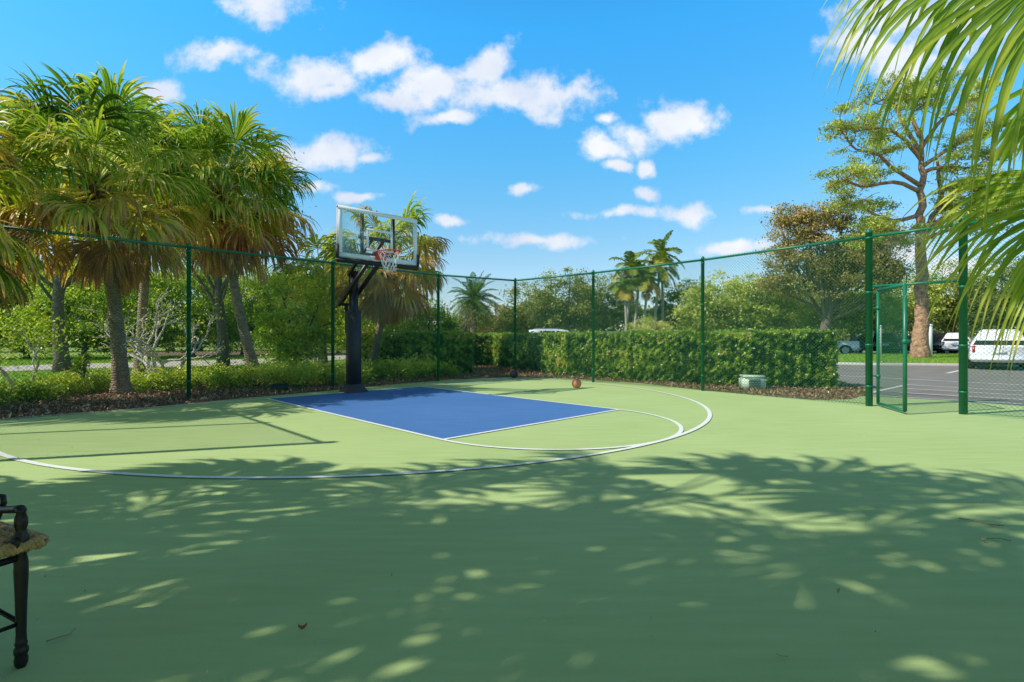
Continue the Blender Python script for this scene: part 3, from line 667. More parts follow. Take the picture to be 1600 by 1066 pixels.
def fan_palm(label, base, crown, r_trunk=.19, nf=34, plen=1.25, R0=1.0, bow=(0, 0), dead=6, seed=0, nseg=46, droop=1.0, group=None, avoid=None, tint=.28, cat='palm tree'):
    t = thing('fan_palm', label, cat, (base[0], base[1], 0), group=group); tint += .12; droop *= 1.0
    P = trunk_path(base, crown, bow, 26); s = np.linspace(0, 1, 26)
    rad = r_trunk * (1.0 - .22 * s + .75 * np.exp(-s * 11)) * (1 + .035 * np.sin(np.arange(26) * 2.4))
    m = MB(); m.tube(P, rad, 16); m.build('trunk', M['palmtrunk'], t, smooth=True)
    # fibrous boots below the crown
    m = MB(); c = np.array(crown, float)
    for i in range(70):
        a = rng.uniform(0, 2 * math.pi); z = rng.uniform(-.95, .1); b0 = P[-1] + np.array([math.cos(a) * r_trunk * .7, math.sin(a) * r_trunk * .7, z])
        l = rng.uniform(.25, .5); e = b0 + np.array([math.cos(a) * l * .45, math.sin(a) * l * .45, l * .75])
        m.tube([b0, (b0 + e) / 2 - np.array([0, 0, .03]), e], [.045, .03, .012], 5, tint=rng.uniform(.1, .9))
    m.build('leaf_boots', M['fibre'], t)
    ga = 2.39996
    for i in range(nf):
        u = (i + .5) / nf; el = R(68 - 108 * u) + rng.normal(0, .12); az = i * ga + rng.normal(0, .2) + seed
        if avoid and math.cos(az - avoid[0]) > avoid[1]: continue
        tt = tint + .15 * rng.normal() + max(0, u - .45) * .8
        fr = fan_frond(c + np.array([math.cos(az) * .06, math.sin(az) * .06, .1 - .35 * u]), az, el, plen * rng.uniform(.8, 1.15), R0 * rng.uniform(.85, 1.12), tt, nseg=nseg, droop=droop * rng.uniform(.8, 1.3), roll=rng.normal(0, .35), tipdry=.28)
        fr.build('frond', M['fan'], t)
    for i in range(dead):
        az = rng.uniform(0, 2 * math.pi); 
        if avoid and math.cos(az - avoid[0]) > avoid[1]: continue
        fr = fan_frond(c + np.array([0, 0, -.3 - .4 * rng.uniform()]), az, R(rng.uniform(-75, -45)), plen * .7, R0 * .8, rng.uniform(.86, .99), nseg=22, droop=1.6, span=80, roll=rng.normal(0, .6), tipdry=.05)
        tag(fr.build('dead_frond', M['fan'], t), 'dry brown hanging frond')
    return t
def feather_palm(name, label, base, crown, r_trunk, nf, fl, leafm, trunkm, lw=.05, ll=.45, nleaf=34, bow=(0, 0), group=None, tintb=.3, shaft=False, old=.3, seed=0.0, emin=-40, arch=.16):
    t = thing(name, label, 'palm tree', (base[0], base[1], 0), group=group)
    P = trunk_path(base, crown, bow, 18); s = np.linspace(0, 1, 18)
    m = MB(); m.tube(P, r_trunk * (1.1 - .3 * s + .5 * np.exp(-s * 12)), 10); m.build('trunk', trunkm, t, smooth=True)
    c = np.array(crown, float)
    if shaft:
        m = MB(); m.tube([c + [0, 0, -.2], c + [0, 0, .3], c + [0, 0, 1.0]], [r_trunk * 1.0, r_trunk * 1.05, r_trunk * .5], 10, tint=.45); m.build('crownshaft', leafm, t, smooth=True); c = c + np.array([0, 0, .85])
    for i in range(nf):
        u = (i + .5) / nf; el = R(80 + (emin - 80) * u) + rng.normal(0, .06); az = i * 2.39996 + seed + rng.normal(0, .1)
        d = np.array([math.cos(el) * math.cos(az), math.cos(el) * math.sin(az), math.sin(el)]); p = c.copy(); m = MB(); L_ = fl * rng.uniform(.85, 1.1)
        n_ = 12; Q = [p.copy()]; Dd = [d.copy()]
        for _ in range(n_):
            d = d + np.array([0, 0, -arch]); d /= np.linalg.norm(d); p = p + d * L_ / n_; Q.append(p.copy()); Dd.append(d.copy())
        Q = np.array(Q); Dd = np.array(Dd); tt = tintb + rng.normal(0, .06) + max(0, u - .55) * old * 1.6
        m.tube(Q, np.linspace(.035, .008, n_ + 1) * fl / 2.4, 4, tint=.62)
        ks = np.linspace(.12, 1, nleaf) * n_; i0 = np.minimum(ks.astype(int), n_ - 1); fr_ = (ks - i0)[:, None]
        B = Q[i0] * (1 - fr_) + Q[i0 + 1] * fr_; T = Dd[i0]; sd = np.cross(T, [0, 0, 1.]); sd /= np.linalg.norm(sd, axis=1, keepdims=True) + 1e-9; up_ = np.cross(sd, T)
        prof = ll * (np.sin(np.clip(ks / n_, 0, 1) * math.pi * .93 + .2) ** .6)[:, None]
        for sg in (-1, 1):
            ld = sd * sg * .85 + T * .5 + up_ * .18 + rng.normal(0, .1, T.shape); ld /= np.linalg.norm(ld, axis=1, keepdims=True)
            mid = B + ld * prof * .55; tip = B + ld * prof; tip[:, 2] -= prof[:, 0] * .38
            wv = T * lw / 2
            V = np.stack([B - wv * .5, B + wv * .5, mid + wv, mid - wv, tip], 1); V = V.reshape(-1, 3); b_ = np.arange(nleaf)[:, None] * 5
            m.add(V, [b_ + np.array([[0, 1, 2, 3]]), b_ + np.array([[3, 2, 4]])], np.clip(tt + np.tile(np.array([0, 0, .03, .03, .1]), nleaf) + rng.normal(0, .03), 0, 1))
        m.build('frond', leafm, t)
    return t
def shrub(label, p, r, h, leafm, tintb=.5, n=900, lsize=.07, group=None, name='shrub', cat='shrub', z0=0.0):
    t = thing(name, label, cat, (p[0], p[1], z0), group=group)
    nc = max(10, int(14 * r / .5)); dd = rng.normal(size=(nc, 3)); dd[:, 2] = np.abs(dd[:, 2]); dd /= np.linalg.norm(dd, axis=1, keepdims=True)
    cen = np.array([p[0], p[1], z0 + h * .32]) + dd * np.array([r, r, h * .62]) * rng.uniform(.45, 1, nc)[:, None]
    k = rng.integers(0, nc, n); off = rng.normal(size=(n, 3)) * r * .26; P = cen[k] + off; P[:, 2] = np.maximum(P[:, 2], z0 + .03)
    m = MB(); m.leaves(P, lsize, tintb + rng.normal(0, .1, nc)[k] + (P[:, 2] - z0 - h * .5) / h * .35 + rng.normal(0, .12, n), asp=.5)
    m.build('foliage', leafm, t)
    m = MB()
    for i in range(min(nc, 9)): m.tube([(p[0] + rng.normal(0, .04), p[1] + rng.normal(0, .04), z0 - .02), (cen[i] + [p[0], p[1], z0]) / 2 + [0, 0, .03], cen[i]], [.014, .01, .005], 5)
    m.build('stems', M['bark'], t)
    return t
def branching(m, p, d, L_, r, depth, tips, spread=.55, up=.1, ratio=.74, kids=(2, 3), wig=.18, nseg=5):
    """recursive crooked branches into mesh m; branch ends are appended to tips"""
    P = [np.array(p, float)]; d = np.array(d, float)
    for i in range(nseg):
        d = d + rng.normal(0, wig, 3) + np.array([0, 0, up * .3]); d /= np.linalg.norm(d); P.append(P[-1] + d * L_ / nseg)
    m.tube(P, np.linspace(r, r * .62, nseg + 1), 7 if depth > 1 else 5)
    if depth <= 0: tips.append(P[-1]); return
    for k in range(rng.integers(kids[0], kids[1] + 1)):
        a = rng.normal(0, 1, 3); a -= d * a.dot(d); a /= np.linalg.norm(a) + 1e-9
        nd = d + a * spread * rng.uniform(.7, 1.5) + np.array([0, 0, up]); nd /= np.linalg.norm(nd)
        j = nseg if k == 0 else rng.integers(max(2, nseg - 2), nseg + 1)
        branching(m, P[j], nd, L_ * ratio * rng.uniform(.75, 1.15), r * .62, depth - 1, tips, spread, up, ratio, kids, wig, nseg)

def rnoise(X, f, n=14, seed=1):
    r_ = np.random.default_rng(seed); X = np.asarray(X); K = r_.normal(0, f, (n, X.shape[1])); ph = r_.uniform(0, 6.28, n)
    return np.sin(X @ K.T + ph).sum(1) / math.sqrt(n / 2)
# ------------------------------------------------------------------ hedges
def hedge(label, fp, th_, h, n, seglab=None):
    n = int(n * 1.3)
    fp = np.array(fp, float); t = thing('clipped_hedge', label, 'hedge', (fp[len(fp) // 2][0], fp[len(fp) // 2][1], 0))
    T = np.gradient(fp, axis=0); T /= np.linalg.norm(T, axis=1, keepdims=True); Nn = np.stack([-T[:, 1], T[:, 0]], 1)
    if Nn[len(fp) // 2][1] < 0: Nn = -Nn
    bk = fp + Nn * th_
    inner = [tuple(a + b_ * .12 ) for a, b_ in zip(fp, Nn)] + [tuple(a - b_ * .12) for a, b_ in zip(bk, Nn)][::-1]
    m = MB(); m.prism(inner, .02, h - .10); m.build('inner_twigs', M['hedgecore'], t)
    m = MB(); seg_l = np.linalg.norm(np.diff(fp, axis=0), axis=1); cum = np.r_[0, np.cumsum(seg_l)]; tot = cum[-1]
    def along(s):
        i = np.clip(np.searchsorted(cum, s) - 1, 0, len(fp) - 2); f = ((s - cum[i]) / seg_l[i])[:, None]
        return fp[i] * (1 - f) + fp[i + 1] * f, Nn[i] * (1 - f) + Nn[i + 1] * f, T[i]
    nf, nt_, ne = int(n * .6), int(n * .3), int(n * .05)
    s = rng.uniform(0, tot, nf); P, N_, T_ = along(s); z = h * rng.uniform(0.03, 1, nf)
    def wob(s, z): return .028 * rnoise(np.c_[s, z], 5, seed=3) + .03 * rnoise(np.c_[s, z], 17, seed=4)
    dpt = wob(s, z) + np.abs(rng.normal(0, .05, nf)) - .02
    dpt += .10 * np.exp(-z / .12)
    Pt = np.c_[P + N_ * dpt[:, None], z]; clumpn = .07 * rnoise(np.c_[s, z], 3, seed=5) + .08 * rnoise(np.c_[s, z], 14, seed=6)
    brown = (rnoise(np.c_[s, z], 2.2, seed=8) > 1.7) * rng.uniform(0, .5, nf)
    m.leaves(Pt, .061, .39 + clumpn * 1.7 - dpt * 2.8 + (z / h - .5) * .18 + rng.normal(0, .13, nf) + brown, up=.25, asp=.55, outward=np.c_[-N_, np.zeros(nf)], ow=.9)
    s = rng.uniform(0, tot, nt_); P, N_, T_ = along(s); q = rng.uniform(0, th_, nt_)
    zt = h + .03 * np.sin(s * 4.1 + q * 3) + .02 * np.sin(s * 11) + rng.normal(0, .022, nt_) + (rng.uniform(size=nt_) < .03) * rng.uniform(0, .1, nt_)
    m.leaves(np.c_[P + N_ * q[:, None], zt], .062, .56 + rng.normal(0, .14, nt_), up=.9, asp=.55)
    for e_, sg in ((0, -1), (-1, 1)):
        q = rng.uniform(0, th_, ne); z = rng.uniform(.03, h, ne); o_ = rng.normal(0, .04, ne) + .02 * np.sin(z * 8)
        Pe = fp[e_] + Nn[e_] * q[:, None] + T[e_] * sg * o_[:, None]
        m.leaves(np.c_[Pe, z], .078, .45 + rng.normal(0, .14, ne), up=.25, asp=.55, outward=np.tile(np.r_[T[e_] * sg, 0], (ne, 1)), ow=.9)
    m.build('foliage', M['hedge'], t)
    return t
hedge('long clipped green hedge behind the right-hand fence ending near the gate', [G(765, 572), G(800, 577), G(860, 585.5), G(930, 592), G(1000, 597), G(1098, 603), G(1200, 607.5), G(1306, 609)], 1.25, 1.36, 90000)
hedge('short block of clipped hedge left of the fence corner post', [D(632, 17.2), D(680, 17.35), D(738, 17.6)], 2.2, 1.40, 24000)
hedge('far stretch of clipped hedge seen through the gap behind the corner post', [D(560, 21.0), D(640, 21.6), D(720, 22.4), D(800, 22.6)], 1.2, 1.42, 22000)

# ------------------------------------------------------------------ fan palms
pA = G(190, 617)
cAz = 11.1
fan_palm('tall fan palm with curved ringed trunk standing in the mulch at far left', pA, (*D(148, 10.3), ZH(290, 10.3)), .135, nf=54, plen=1.25, R0=1.02, bow=(.10, 0), dead=7, seed=.3, nseg=58)
pA2 = D(217, 14.6)
fan_palm('fan palm with grey trunk half hidden behind the front left palm', pA2, (*D(235, 14.6), ZH(262, 14.6)), .13, nf=48, plen=1.45, R0=1.22, dead=6, seed=1.1, nseg=52)
pB = D(402, 14.4)
fan_palm('leaning fan palm with shaggy brown skirt between the left palms and the hoop', pB, (*D(345, 13.8), ZH(300, 13.8)), .135, nf=50, plen=1.35, R0=1.12, bow=(-.12, 0), dead=12, seed=2.2, nseg=58)
pC = D(578, 18.6)
fan_palm('fan palm directly behind the glass backboard with leaning trunk', pC, (*D(607, 18.2), ZH(402, 18.2)), .14, nf=40, plen=1.3, R0=1.2, bow=(.1, 0), dead=4, seed=.9, tint=.44, nseg=44)
fan_palm('low fan palm behind the shrubs between the leaning palm and the hoop', D(505, 21.5), (*D(500, 21.5), ZH(430, 21.5)), .16, nf=26, plen=1.1, R0=1.1, dead=3, seed=3.9, nseg=28, tint=.36)
fan_palm('fan palm beyond the left sideline whose bright fronds enter the left edge', (-10.0, 8.6), (-9.5, 8.0, 3.4), .17, nf=36, plen=1.15, R0=1.05, dead=4, seed=.5, tint=.42)
# palm just outside the right of the frame, two big fronds reaching in
def near_right():
    base, crown = (4.15, 2.55), (3.75, 2.35, 3.0)
    t = thing('fan_palm', 'near fan palm at right edge, long fronds hanging before the gate', 'palm tree', (base[0], base[1], 0))
    P = trunk_path(base, crown, (0, 0), 20); s = np.linspace(0, 1, 20)
    m = MB(); m.tube(P, .16 * (1 - .2 * s + .6 * np.exp(-s * 11)), 16); m.build('trunk', M['palmtrunk'], t, smooth=True)
    return t, np.array(crown)
tR, cR = near_right()
def aimed(hub, dirv, R0, tint, nseg, droop, span, roll, parent, org, tipdry=.25, segw=1.0):
    hub = np.array(hub, float); org = np.array(org, float); v = hub - org; L_ = np.linalg.norm(v)
    m = fan_frond_at(hub, np.array(dirv, float), org, R0, tint, nseg, droop, span, roll, tipdry, segw)
    return m.build('frond', M['fan'], parent)
def fan_frond_at(hub, f, org, R0, tint0, nseg, droop, span, roll, tipdry, segw):
    m = MB(); v = hub - org; mid = org + v * .5 + np.array([0, 0, .12]); s_ = np.linspace(0, 1, 8)[:, None]
    m.tube((1 - s_) ** 2 * org + 2 * s_ * (1 - s_) * mid + s_ ** 2 * hub, np.linspace(.022, .012, 8), 6, tint=.6)
    f = f / np.linalg.norm(f); s = np.cross(f, [0, 0, 1.]); s /= np.linalg.norm(s); n = np.cross(s, f)
    s, n = s * math.cos(roll) + n * math.sin(roll), n * math.cos(roll) - s * math.sin(roll)
    angs = np.radians(np.linspace(-span, span, nseg)); dA = angs[1] - angs[0]; K = 14; rs = np.linspace(.03, 1, K); j1 = .5
    for a in angs:
        dd = f * math.cos(a) + s * math.sin(a) + n * (.12 - .2 * abs(a) / 2.2); dd /= np.linalg.norm(dd)
        Ls = R0 * (.75 + .25 * math.cos(a * .8)) * rng.uniform(.88, 1.06); wid = np.cross(n, dd); wid /= np.linalg.norm(wid)
        q = hub + dd * .01; V = []; T = []; prev = rs[0]; tw = rng.normal(0, .4); dj = rng.uniform(.7, 1.3); hang = rng.uniform(.42, .68); tb = tint0 + rng.normal(0, .05)
        for r_ in rs:
            dr = (r_ - prev) * Ls; prev = r_; g = .02 if r_ < .3 else (.12 if r_ < hang else .8) * droop * dj
            dd = dd + np.array([0, 0, -g * dr / Ls * 3.6]); dd /= np.linalg.norm(dd); q = q + dd * dr
            w = r_ * Ls * math.tan(dA / 2) * 1.03 * segw if r_ < j1 else j1 * Ls * math.tan(dA / 2) * 1.03 * segw * (1 - ((r_ - j1) / (1 - j1)) ** 1.3 * .97)
            ww = wid - dd * wid.dot(dd); ww /= np.linalg.norm(ww) + 1e-9; nr = np.cross(ww, dd)
            if r_ > j1: c_, s2 = math.cos(tw * (r_ - j1) * 3), math.sin(tw * (r_ - j1) * 3); ww, nr = ww * c_ + nr * s2, nr * c_ - ww * s2
            V += [q - ww * w, q + nr * w * .5, q + ww * w]; tt = tb + max(0, r_ - .6) * tipdry * 2; T += [tt - .05, tt + .10, tt - .05]
        i = np.arange(K - 1)[:, None] * 3
        m.add(V, np.concatenate([i + np.array([[0, 1, 4, 3]]), i + np.array([[1, 2, 5, 4]])]), np.clip(np.array(T), 0, 1))
    return m
def W3(px, py, d): x, y = D(px, d); return (x, y, ZH(py, d))
aimed(W3(1740, -110, 2.3), (-1, .05, -1.0), 1.55, .39, 92, 1.35, 80, 1.22, tR, cR, .25, 1.2)
aimed(W3(1790, 280, 2.3), (-.85, .08, -1.05), 1.12, .45, 80, 1.2, 70, 1.15, tR, cR + [0, 0, -.25], .35, 1.2)
for az, el in ((.2, .7), (1.2, .2), (-.8, .3), (2.0, .9), (-1.7, .8), (.6, -.3), (-.3, -.2)):
    fan_frond(cR, az, el, .95, 1.05, .35, nseg=30).build('frond', M['fan'], tR)
# palms left of and behind the camera: they throw the dappled shade over the near court

for lab, bs, cr_, sd in [
    ('tall fan palm outside the left edge beside the sideline fence', (-7.7, 1.2), (-7.6, 1.3, 4.4), 1.9),
    ('fan palm left of the camera whose fan leaves dapple the court centre', (-5.3, 1.5), (-5.1, 1.7, 5.3), .4),
    ('tallest fan palm just left of the camera', (-3.7, .3), (-3.5, .55, 5.7), 2.7),
    ('fan palm left of the camera beside the broad shade tree', (-6.5, 2.2), (-6.5, 1.9, 3.7), 5.1),
    ('fan palm standing behind the camera on its left', (-2.5, -1.2), (-2.3, -.9, 5.3), 4.4)]:
    fan_palm(lab, bs, cr_, .18, nf=17 if cr_[0] < -6 else 21, plen=1.2, R0=1.1, dead=2, seed=sd, nseg=34)
for i, (x, lb) in enumerate([(-6, 'dark oak added unseen behind the camera to block sky light, left end of the row'), (0, 'dark oak added unseen directly behind the camera to block sky light'), (6.5, 'dark oak added unseen behind the camera to block sky light, right end of the row')]):
    b = (x, -7.5)  # unseen oaks added behind the camera to cut sky light on the court
    clump_tree('oak_tree', lb, 'tree', b, [(x, -7.5, 4.6, 3.6, 2.4, 3.6)], M['oak'], M['barkdark'], .3, ncl=130, per=70, lsize=.38, csize=.8, limbs=8, tintb=.35)


# ------------------------------------------------------------------ shrubs along the back fence
def row(n, f, labels, **k):
    for i in range(n): f(i)
spots = [(-30, 630, .5, .55, 'green'), (52, 622, .42, .5, 'green'), (100, 612, .42, .55, 'yellow'), (140, 606, .45, .6, 'yellow'), (235, 604, .45, .6, 'yellow'),
         (272, 602, .42, .55, 'yellow'), (322, 601, .45, .6, 'yellow'), (362, 600, .45, .62, 'yellow'), (402, 598, .48, .68, 'yellow'), (440, 597, .45, .66, 'yellow'),
         (476, 598, .5, .72, 'yellow'), (512, 594, .5, .7, 'yellow'), (548, 593, .5, .72, 'yellow'), (588, 592, .5, .66, 'green'), (622, 590, .5, .65, 'yellow'), (655, 588, .5, .7, 'yellow'), (694, 587, .4, .55, 'green')]
where = ['at the far left edge of the bed', 'beside the pale crooked shrub at left', 'left of the front palm trunk', 'touching the left side of the front palm trunk', 'just right of the front palm trunk', 'under the white-branched tree', 'right of the second fence post from left', 'between the second post and the leaning palm',
         'in front of the leaning palm trunk', 'right of the leaning palm, behind the valve box', 'below the dense green tree', 'left of the hoop pole at the fence post', 'directly behind the hoop pole pad', 'right of the hoop pole', 'at the left end of the hedge block', 'in front of the hedge block left end', 'in front of the hedge block, below the fence post']
for (px, py, r_, h_, kk), wl in zip(spots, where):
    shrub(('yellow-green' if kk == 'yellow' else 'deep green') + ' low shrub ' + wl, G(px, py + (8 if px < 560 else 3)), r_, h_ * (.72 if px < 300 else .82), M[kk], .55 if kk == 'yellow' else .45, n=1500, lsize=.075, group='low shrubs along the back fence', name='low_shrub')
shrub('tall thin dark green sapling left of the front palm trunk', G(128, 616), .18, 1.15, M['green'], .35, n=900, lsize=.08, name='sapling')
# second loose row behind
for i, px in enumerate(range(-60, 640, 44)):
    if i % 3 == 1 or px < 280: continue
    d_ = np.interp(px, [-60, 300, 640], [12.6, 14.2, 18.5]) + rng.uniform(-.2, .5)
    pos = ['far left', 'left', 'centre left', 'centre'][min(3, i // 4)]
    shrub('loose leafy shrub in the back row of the bed, ' + ['off the left edge', 'behind the crooked pale shrub', 'by the sapling', 'left behind the front palm', 'behind the front palm trunk', 'right behind the front palm', 'under the white branches', 'right of the white branches', 'behind the left fence post', 'left of the leaning palm', 'behind the leaning palm', 'right of the leaning palm', 'under the dense green tree', 'left of the hoop', 'behind the hoop pole', 'left of the hedge block'][i],
          D(px, d_), rng.uniform(.4, .55), rng.uniform(.32, .46), M['yellow' if i % 2 else 'green'], .5, n=900, lsize=.085, group='back row shrubs', name='low_shrub')

# bare white-branched ornamental and the crooked pale shrub at left
def crooked(name, label, base, kids, depth, L0, r0, barkm, leafm, nl, lsize, dirs, cs=.16, tb=.6):
    t = thing(name, label, 'shrub' if name == 'crooked_shrub' else 'tree', (base[0], base[1], 0)); m = MB(); tips = []
    for d in dirs: branching(m, (base[0] + d[0] * .1, base[1], 0), d, L0, r0, depth, tips, .6, .12, .76, kids, .2)
    m.build('branches', barkm, t, smooth=True)
    tips = np.array(tips); k = rng.integers(0, len(tips), nl); m = MB()
    m.leaves(tips[k] + rng.normal(0, cs, (nl, 3)), lsize, tb + rng.normal(0, .15, nl), asp=.45); m.build('foliage', leafm, t)
    return t
crooked('ornamental_tree', 'small bare ornamental tree with crooked white branches behind the bed', D(246, 12.6), (2, 3), 4, .85, .062, M['barkpale'], M['yellow'], 700, .09, [(-.5, 0, 1), (.1, .1, 1), (.5, -.1, 1), (.9, .1, .9), (-.9, .2, .8)])
crooked('crooked_shrub', 'crooked pale-stemmed shrub with thin leaves at the left edge', D(26, 10.6), (2, 3), 3, .7, .035, M['barkpale'], M['green'], 1500, .10, [(-.3, 0, 1), (.15, 0, 1), (.4, .1, 1)], .25, .55)

# dense green tree behind the fence left of the hoop
b = D(462, 17.0)
clump_tree('dense_tree', 'dense leafy green tree filling the gap left of the hoop', 'tree', b, [(b[0], b[1], 2.2, 1.25, 1.2, 1.7), (b[0] - .3, b[1], 1.1, 1.2, 1.1, .9), (b[0] + 1.0, b[1] + .3, 2.0, 1.0, .9, 1.4)], M['green'], M['barkdark'], .09, ncl=120, per=120, lsize=.11, csize=.36, tintb=.66, limbs=20)
b = D(556, 19.5)
clump_tree('dense_tree', 'rounded dark green tree behind the hoop pole', 'tree', b, [(b[0], b[1], 1.5, 1.1, 1.0, 1.2)], M['green'], M['barkdark'], .09, ncl=70, per=110, lsize=.10, csize=.36, tintb=.6, limbs=10)
b = D(668, 24)
clump_tree('dense_tree', 'dark rounded evergreen above the hedge block', 'tree', b, [(b[0], b[1], 1.8, 1.6, 1.3, 1.35)], M['green'], M['barkdark'], .1, ncl=80, per=120, lsize=.11, csize=.42, tintb=.25, limbs=8)

# big oaks behind the left palms
b = D(95, 18.5)
clump_tree('oak_tree', 'broad brown-green oak rising behind the far left palm', 'tree', b, [(b[0] - .6, b[1], 7.1, 3.2, 2.6, 2.8), (b[0] - 2.8, b[1], 6.0, 2.4, 2.2, 2.4)], M['brown'], M['bark'], .18, ncl=230, per=120, lsize=.13, csize=.6, limbs=24, tintb=.4, trunk_top=4.8)
b = D(345, 20.5)
clump_tree('oak_tree', 'brown-green oak rising behind the leaning palm', 'tree', b, [(b[0] + .5, b[1], 6.8, 2.6, 2.4, 2.9), (b[0] - 2.4, b[1], 7.3, 2.3, 2, 2.1)], M['brown'], M['bark'], .17, ncl=230, per=120, lsize=.13, csize=.6, limbs=24, tintb=.4, trunk_top=4.8)

# shrubs and small trees beyond the path at left
bk = [(-70, 30, 2.6, 3.2, 'green', .4), (40, 31, 2.6, 3.0, 'green', .6), (130, 30, 2.8, 3.2, 'green', .62), (215, 33, 2.6, 3.0, 'green', .5), (300, 36, 2.6, 3.6, 'green', .6),
      (380, 38, 2.8, 3.6, 'green', .55), (450, 40, 2.8, 3.8, 'olive', .4), (530, 42, 3, 3.6, 'green', .5), (600, 44, 3, 3.8, 'olive', .35)]
wl = ['beyond the path at the far left edge', 'beyond the path behind the crooked shrub', 'beyond the path left of the front palm', 'beyond the path behind the front palm trunk', 'beyond the path behind the white branches', 'beyond the path behind the fence post', 'beyond the path behind the leaning palm', 'beyond the path behind the dense tree', 'beyond the path left of the hedge block']
for (px, d_, r_, h_, mk, tb), w_ in zip(bk, wl):
    b = D(px, d_); h_ *= 1.9; r_ *= 1.15
    clump_tree('bushy_tree', 'spreading green bushy tree ' + w_, 'tree', b, [(b[0], b[1], h_ * .55, r_, r_ * .8, h_ * .5), (b[0] - r_ * .5, b[1] - .4, h_ * .35, r_ * .7, r_ * .6, h_ * .35), (b[0] + r_ * .5, b[1], h_ * .6, r_ * .8, r_ * .6, h_ * .45)], M[mk], M['barkdark'], .12, ncl=190, per=90, lsize=.20, csize=.6, limbs=12, tintb=tb - .05, group='bushy trees beyond the path', dark=.1)
bk2 = [(-120, 46, 5, 8.5), (30, 48, 5.5, 9), (170, 50, 5.5, 8), (310, 52, 5.5, 8.5), (440, 55, 5.5, 7.5), (560, 58, 5, 6.5)]
wl = ['off the left edge', 'behind the far left palm fronds', 'behind the front palm', 'between the two left palms', 'behind the leaning palm', 'left of the backboard']
for (px, d_, r_, h_), w_ in zip(bk2, wl):
    b = D(px, d_)
    clump_tree('background_tree', 'tall dark woodland tree in the far background ' + w_, 'tree', b, [(b[0], b[1], h_ * .6, r_, r_ * .7, h_ * .42), (b[0], b[1], h_ * .3, r_ * .9, r_ * .6, h_ * .3)], M['oak'], M['barkdark'], .25, ncl=110, per=80, lsize=.32, csize=1.0, limbs=8, tintb=.25, group='woodland trees at left')

# ------------------------------------------------------------------ middle background
b = D(740, 52)
feather_palm('date_palm', 'stout date palm with round spiky crown above the middle of the hedge', b, (*b, ZH(468, 52)), .36, 62, 3.1, M['feather'], M['palmtrunk'], lw=.09, ll=.62, nleaf=26, tintb=.32, old=.22, emin=-62, arch=.10)
b = D(700, 46)
crooked('bare_tree', 'thin leafless tree left of the date palm', b, (2, 3), 4, 1.7, .13, M['bark'], M['brown'], 900, .16, [(-.2, 0, 1), (.25, 0, 1)], .5, .6)
mid = [(725, 66, 3.6, 4.4, 'oak', .4, 'low pale tree left behind the date palm'), (782, 60, 3.4, 5.6, 'brown', .6, 'olive-brown tree right of the date palm'), (832, 52, 4.0, 7.2, 'oak', .55, 'rounded oak right behind the fence corner post'),
       (885, 50, 3.8, 8.4, 'oak', .5, 'tall oak left of the second right-hand fence post'), (944, 52, 3.8, 8.3, 'oak', .42, 'dark oak right of the second right-hand fence post'), (1068, 50, 3.4, 7.0, 'oak', .28, 'dark green tree between the slender palms and the bright tree'),
       (1120, 41, 3.3, 6.6, 'olive', .6, 'bright yellow-green tree behind the middle right fence post'), (1188, 40, 3.2, 6.3, 'olive', .5, 'bright olive tree left of the big oak'), (1245, 42, 3.2, 6.8, 'olive', .6, 'olive tree with pale twigs under the left side of the big oak'), (1335, 41, 3.4, 7.0, 'olive', .5, 'olive tree behind the white car left of the gate'),
       (1400, 46, 3.8, 7.8, 'olive', .62, 'light olive tree seen through the gate leaf'), (1490, 46, 4.0, 8.4, 'olive', .5, 'olive tree right of the orange trunk'), (1560, 44, 4.2, 9.0, 'oak', .45, 'green tree behind the white off-roader'), (1640, 42, 4.4, 9.2, 'oak', .4, 'dark green tree at the right edge')]
for px, d_, r_, h_, mk, tb, lb in mid:
    b = D(px, d_)
    clump_tree('shade_tree', lb, 'tree', b, [(b[0], b[1], h_ * .62, r_, r_ * .8, h_ * .38), (b[0] - r_ * .45, b[1], h_ * .46, r_ * .65, r_ * .6, h_ * .24), (b[0] + r_ * .5, b[1] - .5, h_ * .48, r_ * .65, r_ * .6, h_ * .26)], M[mk], M['bark'], .2, ncl=150, per=95, lsize=.23, csize=.68, limbs=26, tintb=tb, dark=.4)
# slender palms
sp = [(972, 521, 985, 418, 2.2), (988, 521, 998, 432, 1.9), (1003, 521, 1012, 440, 2.0), (1036, 521, 1034, 398, 2.7), (1020, 521, 1030, 420, 2.3), (977, 519, 976, 448, 1.7)]
sl_ = ['slender palm with dark drooping crown at the left of the palm cluster', 'short slender palm second in the palm cluster', 'slender palm with yellow fronds in the middle of the cluster', 'tallest slender palm with spreading yellow-orange crown', 'slender palm just left of the tallest one', 'lowest slender palm at the left foot of the cluster']
for (bx, by, cx_, cy_, fl), lb in zip(sp, sl_):
    d_ = 47 + rng.uniform(-1, 1); b = D(bx, d_)
    feather_palm('slender_palm', lb, b, (*D(cx_, d_), ZH(cy_, d_) - .85), .13, 13, fl * 1.0, M['feather'], M['royaltrunk'], lw=.13, ll=.72, nleaf=26, bow=(rng.uniform(-.2, .2), 0), shaft=True, old=.75, tintb=.48, seed=bx, emin=-25, arch=.13, group='slender palm cluster')
b = D(1014, 42)
clump_tree('small_palm_bush', 'pale green spiky bush at the foot of the slender palms', 'bush', b, [(b[0], b[1], 1.6, 2.2, 1.4, 1.3)], M['olive'], M['bark'], .08, ncl=60, per=80, lsize=.34, csize=.5, limbs=6, tintb=.75, asp=.14)
